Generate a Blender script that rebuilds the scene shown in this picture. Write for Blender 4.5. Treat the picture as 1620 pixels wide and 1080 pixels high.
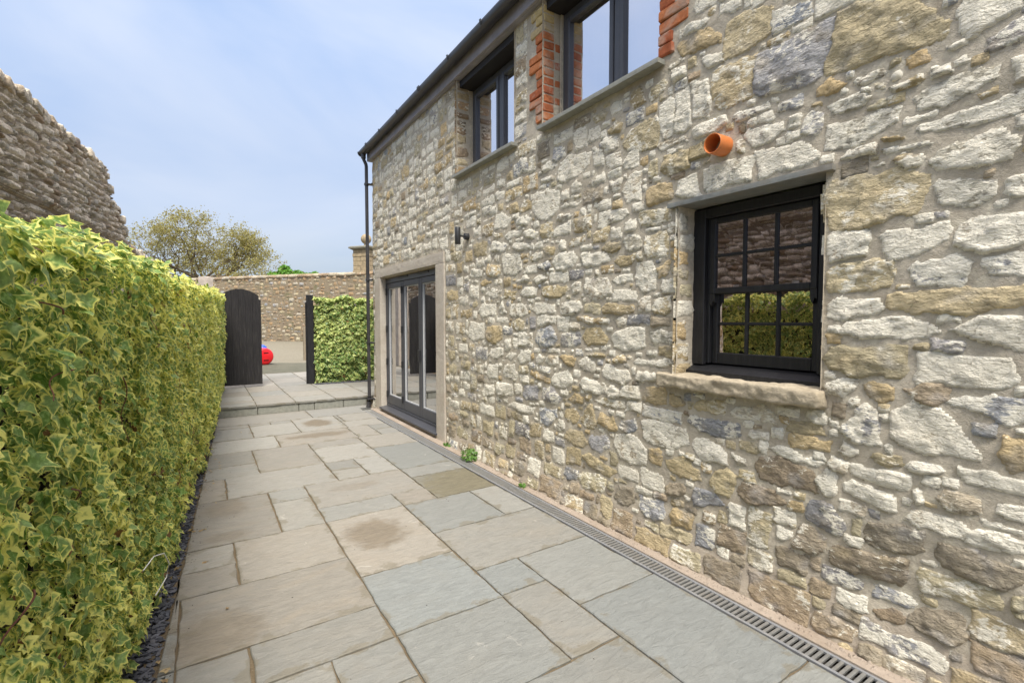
import bpy, math, random
import numpy as np
from mathutils import Vector, Matrix

random.seed(7)
rng = np.random.default_rng(7)
S = bpy.context.scene
C = S.collection
for o in list(bpy.data.objects):
    bpy.data.objects.remove(o, do_unlink=True)
R = math.radians

# ------------------------------------------------------------------ camera
CAM_H = 1.55
cam_d = bpy.data.cameras.new('camera')
cam_d.sensor_fit = 'HORIZONTAL'
cam_d.sensor_width = 36.0
cam_d.lens = 36.0 * 758.0 / 1620.0
cam_d.clip_start = 0.02
cam_d.clip_end = 2000
cam = bpy.data.objects.new('camera', cam_d)
C.objects.link(cam)
cam.location = (0, 0, CAM_H)
cam.rotation_euler = (R(90 - 2.568), 0, R(-32.9))
S.camera = cam

# ------------------------------------------------------------------ sky, sun, exposure
SUN_EL, SUN_AZ = 57.0, 198.0          # azimuth clockwise from +Y: the sun stands behind the photographer, in line with the path
W = bpy.data.worlds.new('World')
S.world = W
W.use_nodes = True
nt = W.node_tree
nt.nodes.clear()
def wn(t, **kw):
    n = nt.nodes.new(t)
    for k, v in kw.items():
        setattr(n, k, v)
    return n
tc = wn('ShaderNodeTexCoord')
sky = wn('ShaderNodeTexSky', sky_type='NISHITA')
sky.sun_disc = False
sky.sun_elevation = R(SUN_EL)
sky.sun_rotation = R(SUN_AZ)
sky.air_density = 1.3
sky.dust_density = 2.0
sky.ozone_density = 2.0
skym = wn('ShaderNodeVectorMath', operation='SCALE')
skym.inputs['Scale'].default_value = 0.10
nt.links.new(sky.outputs[0], skym.inputs[0])
mp = wn('ShaderNodeMapping')
mp.inputs['Scale'].default_value = (1.0, 1.0, 2.6)
nt.links.new(tc.outputs['Generated'], mp.inputs[0])
nz = wn('ShaderNodeTexNoise')
nz.inputs['Scale'].default_value = 1.35
nz.inputs['Detail'].default_value = 5.0
nz.inputs['Roughness'].default_value = 0.52
nz.inputs['Distortion'].default_value = 0.6
nt.links.new(mp.outputs[0], nz.inputs['Vector'])
cr = wn('ShaderNodeValToRGB')
cr.color_ramp.elements[0].position = 0.38
cr.color_ramp.elements[0].color = (0, 0, 0, 1)
cr.color_ramp.elements[1].position = 0.70
cr.color_ramp.elements[1].color = (1, 1, 1, 1)
nt.links.new(nz.outputs['Fac'], cr.inputs[0])
# thin cloud veil: grey-blue near the horizon, bright overhead
sep = wn('ShaderNodeSeparateXYZ')
nt.links.new(tc.outputs['Generated'], sep.inputs[0])
veil = wn('ShaderNodeValToRGB')
veil.color_ramp.interpolation = 'EASE'
e = veil.color_ramp.elements
e[0].position = 0.0
e[0].color = (0.170, 0.222, 0.29, 1)
e[1].position = 1.0
e[1].color = (1.15, 1.15, 1.18, 1)
m_ = e.new(0.22); m_.color = (0.188, 0.255, 0.385, 1)
m2_ = e.new(0.5); m2_.color = (0.205, 0.282, 0.435, 1)
nt.links.new(sep.outputs['Z'], veil.inputs[0])
cl = wn('ShaderNodeMix', data_type='RGBA', blend_type='MIX')
nt.links.new(cr.outputs[0], cl.inputs['Factor'])
nt.links.new(veil.outputs[0], cl.inputs['A'])
gain = wn('ShaderNodeMix', data_type='RGBA', blend_type='MULTIPLY')
gain.inputs['Factor'].default_value = 1.0
gain.inputs['B'].default_value = (1.58, 1.31, 1.07, 1)
nt.links.new(veil.outputs[0], gain.inputs['A'])
nt.links.new(gain.outputs['Result'], cl.inputs['B'])
mx = wn('ShaderNodeMix', data_type='RGBA', blend_type='MIX')
mx.inputs['Factor'].default_value = 0.90
nt.links.new(skym.outputs[0], mx.inputs['A'])
nt.links.new(cl.outputs['Result'], mx.inputs['B'])
bg = wn('ShaderNodeBackground')
bg.inputs['Strength'].default_value = 1.0
nt.links.new(mx.outputs['Result'], bg.inputs['Color'])
wo = wn('ShaderNodeOutputWorld')
nt.links.new(bg.outputs[0], wo.inputs[0])

sun_d = bpy.data.lights.new('sun', 'SUN')
sun_d.energy = 2.3
sun_d.angle = R(20)                    # sun behind thin cloud: soft shadows
sun_d.color = (1.0, 0.95, 0.86)
sun = bpy.data.objects.new('sun', sun_d)
C.objects.link(sun)
az, el = R(SUN_AZ), R(SUN_EL)
sdir = Vector((math.sin(az) * math.cos(el), math.cos(az) * math.cos(el), math.sin(el)))
sun.rotation_euler = sdir.to_track_quat('Z', 'Y').to_euler()
sun.location = (-10, -10, 30)

S.view_settings.view_transform = 'Standard'
S.view_settings.look = 'None'
S.view_settings.exposure = 1.18
S.view_settings.gamma = 1.0
S.view_settings.use_curve_mapping = False
S.render.engine = 'CYCLES'
S.cycles.max_bounces = 5
S.cycles.diffuse_bounces = 3
S.cycles.glossy_bounces = 3
S.cycles.transparent_max_bounces = 8

# ------------------------------------------------------------------ helpers
def tag(o, label=None, cat=None, group=None, kind=None):
    if label: o['label'] = label
    if cat: o['category'] = cat
    if group: o['group'] = group
    if kind: o['kind'] = kind
    return o

def empty(name, loc=(0, 0, 0), label=None, cat=None, group=None):
    o = bpy.data.objects.new(name, None)
    o.empty_display_size = 0.2
    C.objects.link(o)
    o.location = loc
    return tag(o, label, cat, group)

def link(name, me, mat=None, parent=None, loc=(0, 0, 0)):
    o = bpy.data.objects.new(name, me)
    C.objects.link(o)
    if mat is not None and len(me.materials) == 0:
        me.materials.append(mat)
    o.location = loc
    if parent is not None:
        o.parent = parent
        o.location = Vector(loc) - world_loc(parent)
    return o

def world_loc(o):
    v = Vector(o.location)
    p = o.parent
    while p is not None:
        v = v + Vector(p.location)
        p = p.parent
    return v

def npmesh(name, V, F, smooth=True, attrs=None, mat=None):
    """V (n,3), F (m,k) index array, attrs {name:(n,4)}"""
    V = np.asarray(V, np.float32); F = np.asarray(F, np.int32)
    me = bpy.data.meshes.new(name)
    me.vertices.add(len(V)); me.vertices.foreach_set('co', V.ravel())
    m, k = F.shape
    me.loops.add(m * k); me.loops.foreach_set('vertex_index', F.ravel())
    me.polygons.add(m)
    me.polygons.foreach_set('loop_start', np.arange(0, m * k, k, dtype=np.int32))
    me.polygons.foreach_set('loop_total', np.full(m, k, np.int32))
    if smooth:
        me.polygons.foreach_set('use_smooth', np.ones(m, bool))
    me.update(calc_edges=True)
    for n, a in (attrs or {}).items():
        at = me.attributes.new(n, 'FLOAT_COLOR', 'POINT')
        at.data.foreach_set('color', np.asarray(a, np.float32).ravel())
    if mat is not None:
        me.materials.append(mat)
    return me

class MB:
    """collects boxes, tubes and prisms into one mesh"""
    def __init__(s): s.v = []; s.f = []; s.sm = []
    def add(s, vs, fs, smooth=False):
        b = len(s.v); s.v += [tuple(v) for v in vs]
        s.f += [tuple(i + b for i in f) for f in fs]; s.sm += [smooth] * len(fs)
        return s
    def box(s, x0, x1, y0, y1, z0, z1, c=0.0):
        if x0 > x1: x0, x1 = x1, x0
        if y0 > y1: y0, y1 = y1, y0
        if z0 > z1: z0, z1 = z1, z0
        c = min(c, (x1-x0)*.45, (y1-y0)*.45, (z1-z0)*.45)
        if c <= 0:
            v = [(x0,y0,z0),(x1,y0,z0),(x1,y1,z0),(x0,y1,z0),(x0,y0,z1),(x1,y0,z1),(x1,y1,z1),(x0,y1,z1)]
            return s.add(v, [(0,3,2,1),(4,5,6,7),(0,1,5,4),(1,2,6,5),(2,3,7,6),(3,0,4,7)])
        v = []; idx = {}
        for X, sx in ((x0, 1), (x1, -1)):
            for Y, sy in ((y0, 1), (y1, -1)):
                for Z, sz in ((z0, 1), (z1, -1)):
                    for a in range(3):
                        p = [X + sx*c, Y + sy*c, Z + sz*c]
                        p[a] = (X, Y, Z)[a]
                        idx[(sx, sy, sz, a)] = len(v); v.append(tuple(p))
        f = []
        for a in range(3):
            o1, o2 = [(1,2),(2,0),(0,1)][a]
            for sg in (1, -1):
                q = []
                for (p1, p2) in ((1,1),(-1,1),(-1,-1),(1,-1)):
                    k = [0,0,0]; k[a] = sg; k[o1] = p1; k[o2] = p2
                    q.append(idx[(k[0],k[1],k[2],a)])
                f.append(q if sg == -1 else q[::-1])
        for a in range(3):            # edge chamfers along axis a
            o1, o2 = [(1,2),(2,0),(0,1)][a]
            for p1 in (1,-1):
                for p2 in (1,-1):
                    k1 = [0,0,0]; k1[a] = 1; k1[o1] = p1; k1[o2] = p2
                    k2 = list(k1); k2[a] = -1
                    q = [idx[(*k1,o1)], idx[(*k2,o1)], idx[(*k2,o2)], idx[(*k1,o2)]]
                    f.append(q)
        for sx in (1,-1):
            for sy in (1,-1):
                for sz in (1,-1):
                    f.append([idx[(sx,sy,sz,a)] for a in range(3)])
        return s.add(v, f)
    def tube(s, pts, r, n=10, cap=True, smooth=True):
        pts = [Vector(p) for p in pts]
        rs = r if isinstance(r, (list, tuple)) else [r] * len(pts)
        up = Vector((0, 0, 1)); rings = []
        for i, p in enumerate(pts):
            d = (pts[min(i+1, len(pts)-1)] - pts[max(i-1, 0)]).normalized()
            u = d.cross(up)
            if u.length < 1e-3: u = d.cross(Vector((1, 0, 0)))
            u.normalize(); w = u.cross(d)
            rings.append([p + (u*math.cos(2*math.pi*k/n) + w*math.sin(2*math.pi*k/n))*rs[i] for k in range(n)])
        vs = [q for rg in rings for q in rg]; fs = []
        for i in range(len(rings)-1):
            for k in range(n):
                fs.append((i*n+k, i*n+(k+1)%n, (i+1)*n+(k+1)%n, (i+1)*n+k))
        s.add(vs, fs, smooth)
        if cap:
            s.add(rings[0], [tuple(range(n))]); s.add(rings[-1], [tuple(range(n))[::-1]])
        return s
    def prism(s, poly, axis, a0, a1):
        """extrude a 2-D polygon along axis 'x','y' or 'z'"""
        def P(p, a):
            return {'x': (a, p[0], p[1]), 'y': (p[0], a, p[1]), 'z': (p[0], p[1], a)}[axis]
        n = len(poly)
        v = [P(p, a0) for p in poly] + [P(p, a1) for p in poly]
        f = [tuple(range(n))[::-1], tuple(range(n, 2*n))] + [(i, (i+1) % n, n+(i+1) % n, n+i) for i in range(n)]
        return s.add(v, f)
    def build(s, name, mat, parent=None, origin=None):
        me = bpy.data.meshes.new(name)
        o_ = Vector(origin) if origin is not None else Vector(world_loc(parent)) if parent is not None else Vector((0, 0, 0))
        me.from_pydata([tuple(Vector(v) - o_) for v in s.v], [], s.f)
        import bmesh
        bm = bmesh.new(); bm.from_mesh(me)
        bmesh.ops.recalc_face_normals(bm, faces=bm.faces)
        bm.to_mesh(me); bm.free()
        me.polygons.foreach_set('use_smooth', s.sm)
        me.materials.append(mat)
        return link(name, me, None, parent, tuple(o_))

# value noise on numpy arrays
def _h(ix, iy, s):
    h = (ix * 374761393 + iy * 668265263 + s * 1442695041) & 0xffffffff
    h = ((h ^ (h >> 13)) * 1274126177) & 0xffffffff
    return ((h ^ (h >> 16)) & 0xffff) / 65535.0
def vnoise(x, y, s=0):
    fx = np.floor(x); fy = np.floor(y); ix = fx.astype(np.int64); iy = fy.astype(np.int64)
    tx = x - fx; ty = y - fy
    tx = tx*tx*(3-2*tx); ty = ty*ty*(3-2*ty)
    a = _h(ix, iy, s); b = _h(ix+1, iy, s); c = _h(ix, iy+1, s); d = _h(ix+1, iy+1, s)
    return (a*(1-tx)+b*tx)*(1-ty) + (c*(1-tx)+d*tx)*ty
def fbm(x, y, o=3, s=0):
    t = 0; a = 1; n = 0
    for i in range(o):
        t = t + a*vnoise(x*2**i, y*2**i, s+i*17); n += a; a *= 0.5
    return t/n

# ------------------------------------------------------------------ materials
class NT:
    def __init__(s, name):
        s.m = bpy.data.materials.new(name); s.m.use_nodes = True
        s.t = s.m.node_tree; s.t.nodes.clear()
        s.out = s.n('ShaderNodeOutputMaterial')
    def n(s, t, **kw):
        n = s.t.nodes.new(t)
        for k, v in kw.items(): setattr(n, k, v)
        return n
    def l(s, a, b): s.t.links.new(a, b)
    def set(s, sock, v):
        if isinstance(v, bpy.types.NodeSocket): s.l(v, sock)
        elif isinstance(v, (tuple, list)) and len(v) == 3 and sock.type == 'RGBA': sock.default_value = (*v, 1)
        else: sock.default_value = v
    def noise(s, vec, scale, detail=4, rough=0.55, dist=0.0):
        n = s.n('ShaderNodeTexNoise')
        if vec is not None: s.l(vec, n.inputs['Vector'])
        n.inputs['Scale'].default_value = scale; n.inputs['Detail'].default_value = detail
        n.inputs['Roughness'].default_value = rough; n.inputs['Distortion'].default_value = dist
        return n.outputs['Fac']
    def ramp(s, fac, a, b, ca=(0,0,0), cb=(1,1,1)):
        if a > b: a, b, ca, cb = b, a, cb, ca
        n = s.n('ShaderNodeValToRGB'); s.l(fac, n.inputs[0])
        n.color_ramp.elements[0].position = a; n.color_ramp.elements[0].color = (*ca, 1)
        n.color_ramp.elements[1].position = b; n.color_ramp.elements[1].color = (*cb, 1)
        return n.outputs[0]
    def mix(s, f, a, b, mode='MIX'):
        n = s.n('ShaderNodeMix', data_type='RGBA', blend_type=mode)
        s.set(n.inputs['Factor'], f); s.set(n.inputs['A'], a); s.set(n.inputs['B'], b)
        return n.outputs['Result']
    def math(s, op, a, b=0.0, c=0.0, clamp=False):
        n = s.n('ShaderNodeMath', operation=op, use_clamp=clamp)
        s.set(n.inputs[0], a); s.set(n.inputs[1], b); s.set(n.inputs[2], c)
        return n.outputs[0]
    def pos(s): return s.n('ShaderNodeNewGeometry').outputs['Position']
    def map(s, vec, scale=(1,1,1), loc=(0,0,0)):
        n = s.n('ShaderNodeMapping'); s.l(vec, n.inputs[0])
        n.inputs['Scale'].default_value = scale; n.inputs['Location'].default_value = loc
        return n.outputs[0]
    def attr(s, name):
        n = s.n('ShaderNodeAttribute'); n.attribute_name = name
        return n
    def bump(s, h, strength=0.5, dist=0.01, normal=None):
        n = s.n('ShaderNodeBump'); s.l(h, n.inputs['Height'])
        n.inputs['Strength'].default_value = strength; n.inputs['Distance'].default_value = dist
        if normal is not None: s.l(normal, n.inputs['Normal'])
        return n.outputs[0]
    def bsdf(s, color, rough=0.8, spec=0.3, normal=None, metal=0.0):
        n = s.n('ShaderNodeBsdfPrincipled')
        s.set(n.inputs['Base Color'], color); s.set(n.inputs['Roughness'], rough)
        s.set(n.inputs['Specular IOR Level'], spec); s.set(n.inputs['Metallic'], metal)
        if normal is not None: s.l(normal, n.inputs['Normal'])
        return n
    def done(s, sh):
        s.l(sh, s.out.inputs[0]); return s.m

def m_stone(name, cream, dirt, dirt_amt=0.35, brk=1.0):
    t = NT(name); p = t.pos(); a = t.attr('tint')
    n1 = t.noise(p, 9, 6, 0.62, 0.5); n2 = t.noise(t.map(p, (1, 1, 2.2)), 26, 5, 0.65, 0.4)
    n3 = t.noise(p, 90, 3, 0.6)
    base = t.mix(0.75, a.outputs['Color'], t.ramp(n2, 0.25, 0.8, (0.60, 0.60, 0.62), (1.5, 1.46, 1.38)), 'MULTIPLY')
    # ochre and blue-grey drifts inside the rock
    n4 = t.noise(t.map(p, (1.3, 1, 1.4), (3, 7, 2)), 6, 3, 0.5)
    base = t.mix(t.math('MULTIPLY', t.ramp(n4, 0.55, 0.72), 0.45), base, (0.50, 0.40, 0.24))
    base = t.mix(t.math('MULTIPLY', t.ramp(n4, 0.45, 0.30), 0.45), base, (0.38, 0.39, 0.41))
    # lime-white crust with a ragged edge; amount per stone in alpha
    nn = t.math('ADD', t.math('MULTIPLY', n1, 0.6), t.math('MULTIPLY', n2, 0.4))
    thr = t.math('SUBTRACT', 0.72, t.math('MULTIPLY', a.outputs['Alpha'], 0.44))
    k = t.math('MULTIPLY', t.math('SUBTRACT', nn, thr), 26.0, clamp=True)
    creamv = t.mix(t.ramp(n3, 0.3, 0.75), cream, tuple(c*1.12 for c in cream))
    col = t.mix(t.math('MULTIPLY', k, 0.93), base, creamv)
    # dark pits, cracks
    vor = t.n('ShaderNodeTexVoronoi', feature='DISTANCE_TO_EDGE')
    t.l(t.map(p, (1, 1, 1.8)), vor.inputs['Vector']); vor.inputs['Scale'].default_value = 11
    crack = t.ramp(t.math('ADD', vor.outputs['Distance'], t.math('MULTIPLY', t.math('SUBTRACT', n2, 0.5), 0.22)), 0.0, 0.035, (1,1,1), (0,0,0))
    pits = t.ramp(n2, 0.33, 0.24)
    col = t.mix(t.math('MULTIPLY', t.math('MAXIMUM', t.math('MULTIPLY', crack, 0.42), pits), 0.80), col, tuple(c*0.32 for c in dirt))
    nd = t.noise(p, 3.2, 5, 0.6)
    col = t.mix(t.math('MULTIPLY', t.ramp(nd, 0.48, 0.72), dirt_amt), col, dirt)
    dv = t.n('ShaderNodeVectorMath', operation='ADD'); t.l(t.map(p, (1, 1, 1.9)), dv.inputs[0])
    nv = t.n('ShaderNodeTexNoise'); t.l(p, nv.inputs['Vector']); nv.inputs['Scale'].default_value = 14; nv.inputs['Detail'].default_value = 2
    sv = t.n('ShaderNodeVectorMath', operation='SCALE'); t.l(nv.outputs['Color'], sv.inputs[0]); sv.inputs['Scale'].default_value = 0.12
    t.l(sv.outputs[0], dv.inputs[1])
    v2 = t.n('ShaderNodeTexVoronoi', feature='F1'); t.l(dv.outputs[0], v2.inputs['Vector']); v2.inputs['Scale'].default_value = 24
    sc2 = t.n('ShaderNodeSeparateColor'); t.l(v2.outputs['Color'], sc2.inputs[0])
    hgt = t.math('ADD', t.math('ADD', n2, t.math('MULTIPLY', n3, 0.3)), t.math('MULTIPLY', sc2.outputs[0], 0.42))
    return t.done(t.bsdf(col, 0.9, 0.15, t.bump(hgt, 1.0*brk, 0.022)).outputs[0])

def m_mortar(name, col, col2, stain, bump=0.6, zpink=None, smear=0.0):
    t = NT(name); p = t.pos()
    n1 = t.noise(p, 4, 5, 0.6); n2 = t.noise(p, 45, 5, 0.65); n3 = t.noise(p, 260, 2, 0.5)
    c = t.mix(t.ramp(n1, 0.3, 0.7), col, col2)
    c = t.mix(0.5, c, t.ramp(n2, 0.2, 0.85, (0.62, 0.6, 0.58), (1.25, 1.25, 1.25)), 'MULTIPLY')
    c = t.mix(t.math('MULTIPLY', t.ramp(n3, 0.58, 0.75), 0.22), c, (0.62, 0.58, 0.5))
    c = t.mix(t.math('MULTIPLY', t.ramp(t.noise(p, 13, 6, 0.65, 0.6), 0.54, 0.64), smear), c, tuple(min(.68, x*1.5) for x in col))
    c = t.mix(t.math('MULTIPLY', t.ramp(t.noise(t.map(p, (1,1,1.5), (5, 1, 3)), 1.7, 5, 0.62), 0.52, 0.74), 0.65), c, stain)
    if zpink:
        sp = t.n('ShaderNodeSeparateXYZ'); t.l(p, sp.inputs[0])
        zz = t.math('ADD', sp.outputs['Z'], t.math('MULTIPLY', t.math('SUBTRACT', n1, 0.5), 0.5))
        c = t.mix(t.math('MULTIPLY', t.ramp(zz, 0.16, 0.34, (1,1,1), (0,0,0)), 0.7), c, zpink)
    h = t.math('ADD', n2, t.math('MULTIPLY', n3, 0.4))
    return t.done(t.bsdf(c, 0.95, 0.1, t.bump(h, bump, 0.008)).outputs[0])

M = {}
M['stone'] = m_stone('limestone_rubble', (0.83, 0.785, 0.665), (0.42, 0.345, 0.235), 0.22)
M['mortar'] = m_mortar('lime_mortar', (0.47, 0.415, 0.33), (0.54, 0.49, 0.40), (0.33, 0.265, 0.19), 1.0, (0.42, 0.355, 0.285), 0.6)
M['ruin_stone'] = m_stone('weathered_wall_stone', (0.80, 0.70, 0.56), (0.42, 0.29, 0.18), 0.45)
M['ruin_mortar'] = m_mortar('earthy_old_mortar', (0.34, 0.27, 0.20), (0.40, 0.325, 0.245), (0.22, 0.17, 0.12), 0.9)
M['far_stone'] = m_stone('brown_wall_stone', (0.48, 0.42, 0.31), (0.25, 0.205, 0.13), 0.5)
M['far_mortar'] = m_mortar('brown_wall_mortar', (0.25, 0.195, 0.14), (0.30, 0.25, 0.17), (0.13, 0.14, 0.06), 0.9)

def m_simple(name, col, rough=0.6, spec=0.4, var=0.12, scale=30, bump=0.15, bd=0.002, metal=0.0, dirt=None, damt=0.3, dscale=6, stretch=(1,1,1)):
    t = NT(name); p = t.map(t.pos(), stretch)
    n = t.noise(p, scale, 5, 0.6)
    c = t.mix(1.0, col, t.ramp(n, 0.25, 0.8, (1-var,)*3, (1+var,)*3), 'MULTIPLY')
    if dirt is not None:
        c = t.mix(t.math('MULTIPLY', t.ramp(t.noise(p, dscale, 5, 0.65), 0.5, 0.75), damt), c, dirt)
    rr = t.math('ADD', rough, t.math('MULTIPLY', t.math('SUBTRACT', n, 0.5), 0.25), clamp=True)
    return t.done(t.bsdf(c, rr, spec, t.bump(n, bump, bd), metal).outputs[0])

M['black_timber'] = m_simple('black_painted_timber', (0.016, 0.016, 0.018), 0.5, 0.4, 0.35, 14, 0.35, 0.003, 0, (0.05, 0.048, 0.046), 0.35, 9, (6, 6, 0.6))
M['gate_timber'] = m_simple('black_stained_boards', (0.022, 0.020, 0.021), 0.62, 0.3, 0.45, 12, 0.5, 0.004, 0, (0.075, 0.070, 0.066), 0.4, 7, (7, 7, 0.5))
M['anthracite'] = m_simple('anthracite_window_frame', (0.065, 0.067, 0.078), 0.38, 0.45, 0.10, 20, 0.05, 0.001, 0, (0.11, 0.11, 0.11), 0.2, 5)
M['gutter'] = m_simple('black_plastic_rainwater', (0.042, 0.040, 0.043), 0.35, 0.5, 0.3, 8, 0.08, 0.001, 0, (0.085, 0.08, 0.078), 0.45, 6)
M['fascia'] = m_simple('dark_grey_fascia', (0.30, 0.28, 0.30), 0.55, 0.35, 0.2, 7, 0.1, 0.001, 0, (0.16, 0.15, 0.15), 0.4, 4)
M['soffit'] = m_simple('black_soffit_timber', (0.022, 0.020, 0.020), 0.6, 0.3, 0.3, 15, 0.2, 0.002)
M['slate'] = m_simple('grey_slate_sill', (0.27, 0.27, 0.235), 0.6, 0.35, 0.22, 22, 0.5, 0.004, 0, (0.36, 0.34, 0.28), 0.5, 5)
M['lintel'] = m_simple('grey_slate_lintel', (0.21, 0.218, 0.208), 0.6, 0.35, 0.22, 22, 0.4, 0.004, 0, (0.30, 0.23, 0.15), 0.5, 4)
M['sandstone'] = m_simple('tooled_sandstone', (0.42, 0.36, 0.265), 0.9, 0.15, 0.30, 24, 0.9, 0.012, 0, (0.24, 0.18, 0.11), 0.45, 7)
M['render'] = m_mortar('smooth_beige_render', (0.50, 0.445, 0.375), (0.55, 0.50, 0.43), (0.40, 0.335, 0.26), 0.7, None, 0.3)
M['pipe_orange'] = m_simple('orange_plastic_pipe', (0.60, 0.185, 0.05), 0.4, 0.45, 0.10, 30, 0.05, 0.001, 0, (0.42, 0.16, 0.06), 0.3, 8)
M['light_metal'] = m_simple('charcoal_lamp_metal', (0.028, 0.028, 0.030), 0.42, 0.5, 0.15, 60, 0.05, 0.001)
M['steel'] = m_simple('galvanised_grate', (0.23, 0.23, 0.222), 0.5, 0.5, 0.25, 40, 0.1, 0.001, 0.35, (0.30, 0.25, 0.19), 0.4, 12)
M['channel'] = m_simple('dark_drain_channel', (0.055, 0.05, 0.045), 0.8, 0.2, 0.4, 30, 0.2, 0.002)
M['pvc_grey'] = m_simple('pale_grey_drain_edge', (0.21, 0.215, 0.225), 0.6, 0.3, 0.15, 25, 0.1, 0.001, 0, (0.30, 0.26, 0.2), 0.3, 9)
M['slate_chip'] = m_simple('blue_slate_chippings', (0.085, 0.088, 0.105), 0.55, 0.4, 0.6, 20, 0.3, 0.003, 0, (0.16, 0.15, 0.15), 0.3, 30)
M['soil'] = m_simple('dark_planting_soil', (0.035, 0.030, 0.026), 0.95, 0.1, 0.5, 30, 0.8, 0.01)
M['tarmac'] = m_simple('old_grey_green_tarmac', (0.118, 0.118, 0.092), 0.95, 0.1, 0.25, 5, 0.5, 0.01, 0, (0.18, 0.165, 0.13), 0.6, 1.2)
M['gravel'] = m_simple('pale_gravel_yard', (0.215, 0.198, 0.155), 0.95, 0.1, 0.25, 20, 0.6, 0.012, 0, (0.18, 0.16, 0.12), 0.5, 0.7)
M['earth'] = m_simple('ground_earth', (0.16, 0.14, 0.10), 0.95, 0.1, 0.3, 4, 0.4, 0.02)
M['bark'] = m_simple('grey_brown_bark', (0.16, 0.125, 0.085), 0.9, 0.1, 0.4, 12, 0.5, 0.01)
M['twig'] = m_simple('red_brown_ivy_stem', (0.115, 0.045, 0.032), 0.7, 0.2, 0.4, 40, 0.2, 0.002)
M['red_plastic'] = m_simple('red_toy_plastic', (0.72, 0.012, 0.018), 0.35, 0.5, 0.08, 20, 0.03, 0.001)
M['blue_plastic'] = m_simple('blue_toy_plastic', (0.02, 0.10, 0.62), 0.35, 0.5, 0.08, 20, 0.03, 0.001)
M['dark'] = m_simple('dark_void', (0.012, 0.012, 0.012), 0.9, 0.1, 0.1)
M['grey_timber'] = m_simple('weathered_grey_timber', (0.30, 0.25, 0.18), 0.85, 0.15, 0.3, 14, 0.5, 0.004, 0, None, 0, 6, (6, 6, 0.6))
M['wire'] = m_simple('pale_wire', (0.62, 0.62, 0.60), 0.4, 0.5, 0.1)
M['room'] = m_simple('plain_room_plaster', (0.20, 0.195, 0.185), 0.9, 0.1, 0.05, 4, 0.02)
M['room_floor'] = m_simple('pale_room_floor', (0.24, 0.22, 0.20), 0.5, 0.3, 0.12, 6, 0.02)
M['blind'] = m_simple('pale_window_blind', (0.88, 0.86, 0.89), 0.85, 0.1, 0.03, 30, 0.03, 0.001, 0, None, 0, 6, (1, 8, 0.2))
M['white_seal'] = m_simple('pale_glazing_bead', (0.55, 0.56, 0.57), 0.4, 0.4, 0.05)
M['roof_slate'] = m_simple('dark_roof_slate', (0.07, 0.07, 0.08), 0.7, 0.3, 0.3, 10, 0.3, 0.005)

def m_brick(name, c1, c2, mort):
    t = NT(name); p = t.pos()
    oi = t.n('ShaderNodeObjectInfo')
    c = t.mix(oi.outputs['Random'], c1, c2)
    n = t.noise(p, 28, 5, 0.65); n2 = t.noise(p, 7, 4, 0.6, 0.5)
    c = t.mix(1.0, c, t.ramp(n, 0.2, 0.8, (0.65,)*3, (1.3,)*3), 'MULTIPLY')
    c = t.mix(t.math('MULTIPLY', t.ramp(n2, 0.50, 0.64), 0.7), c, mort)
    return t.done(t.bsdf(c, 0.92, 0.12, t.bump(n, 0.8, 0.008)).outputs[0])
M['brick_red'] = m_brick('soft_red_brick', (0.38, 0.115, 0.055), (0.52, 0.20, 0.085), (0.45, 0.35, 0.28))
M['brick_yellow'] = m_brick('buff_brick', (0.52, 0.40, 0.19), (0.48, 0.38, 0.22), (0.46, 0.40, 0.32))

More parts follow.
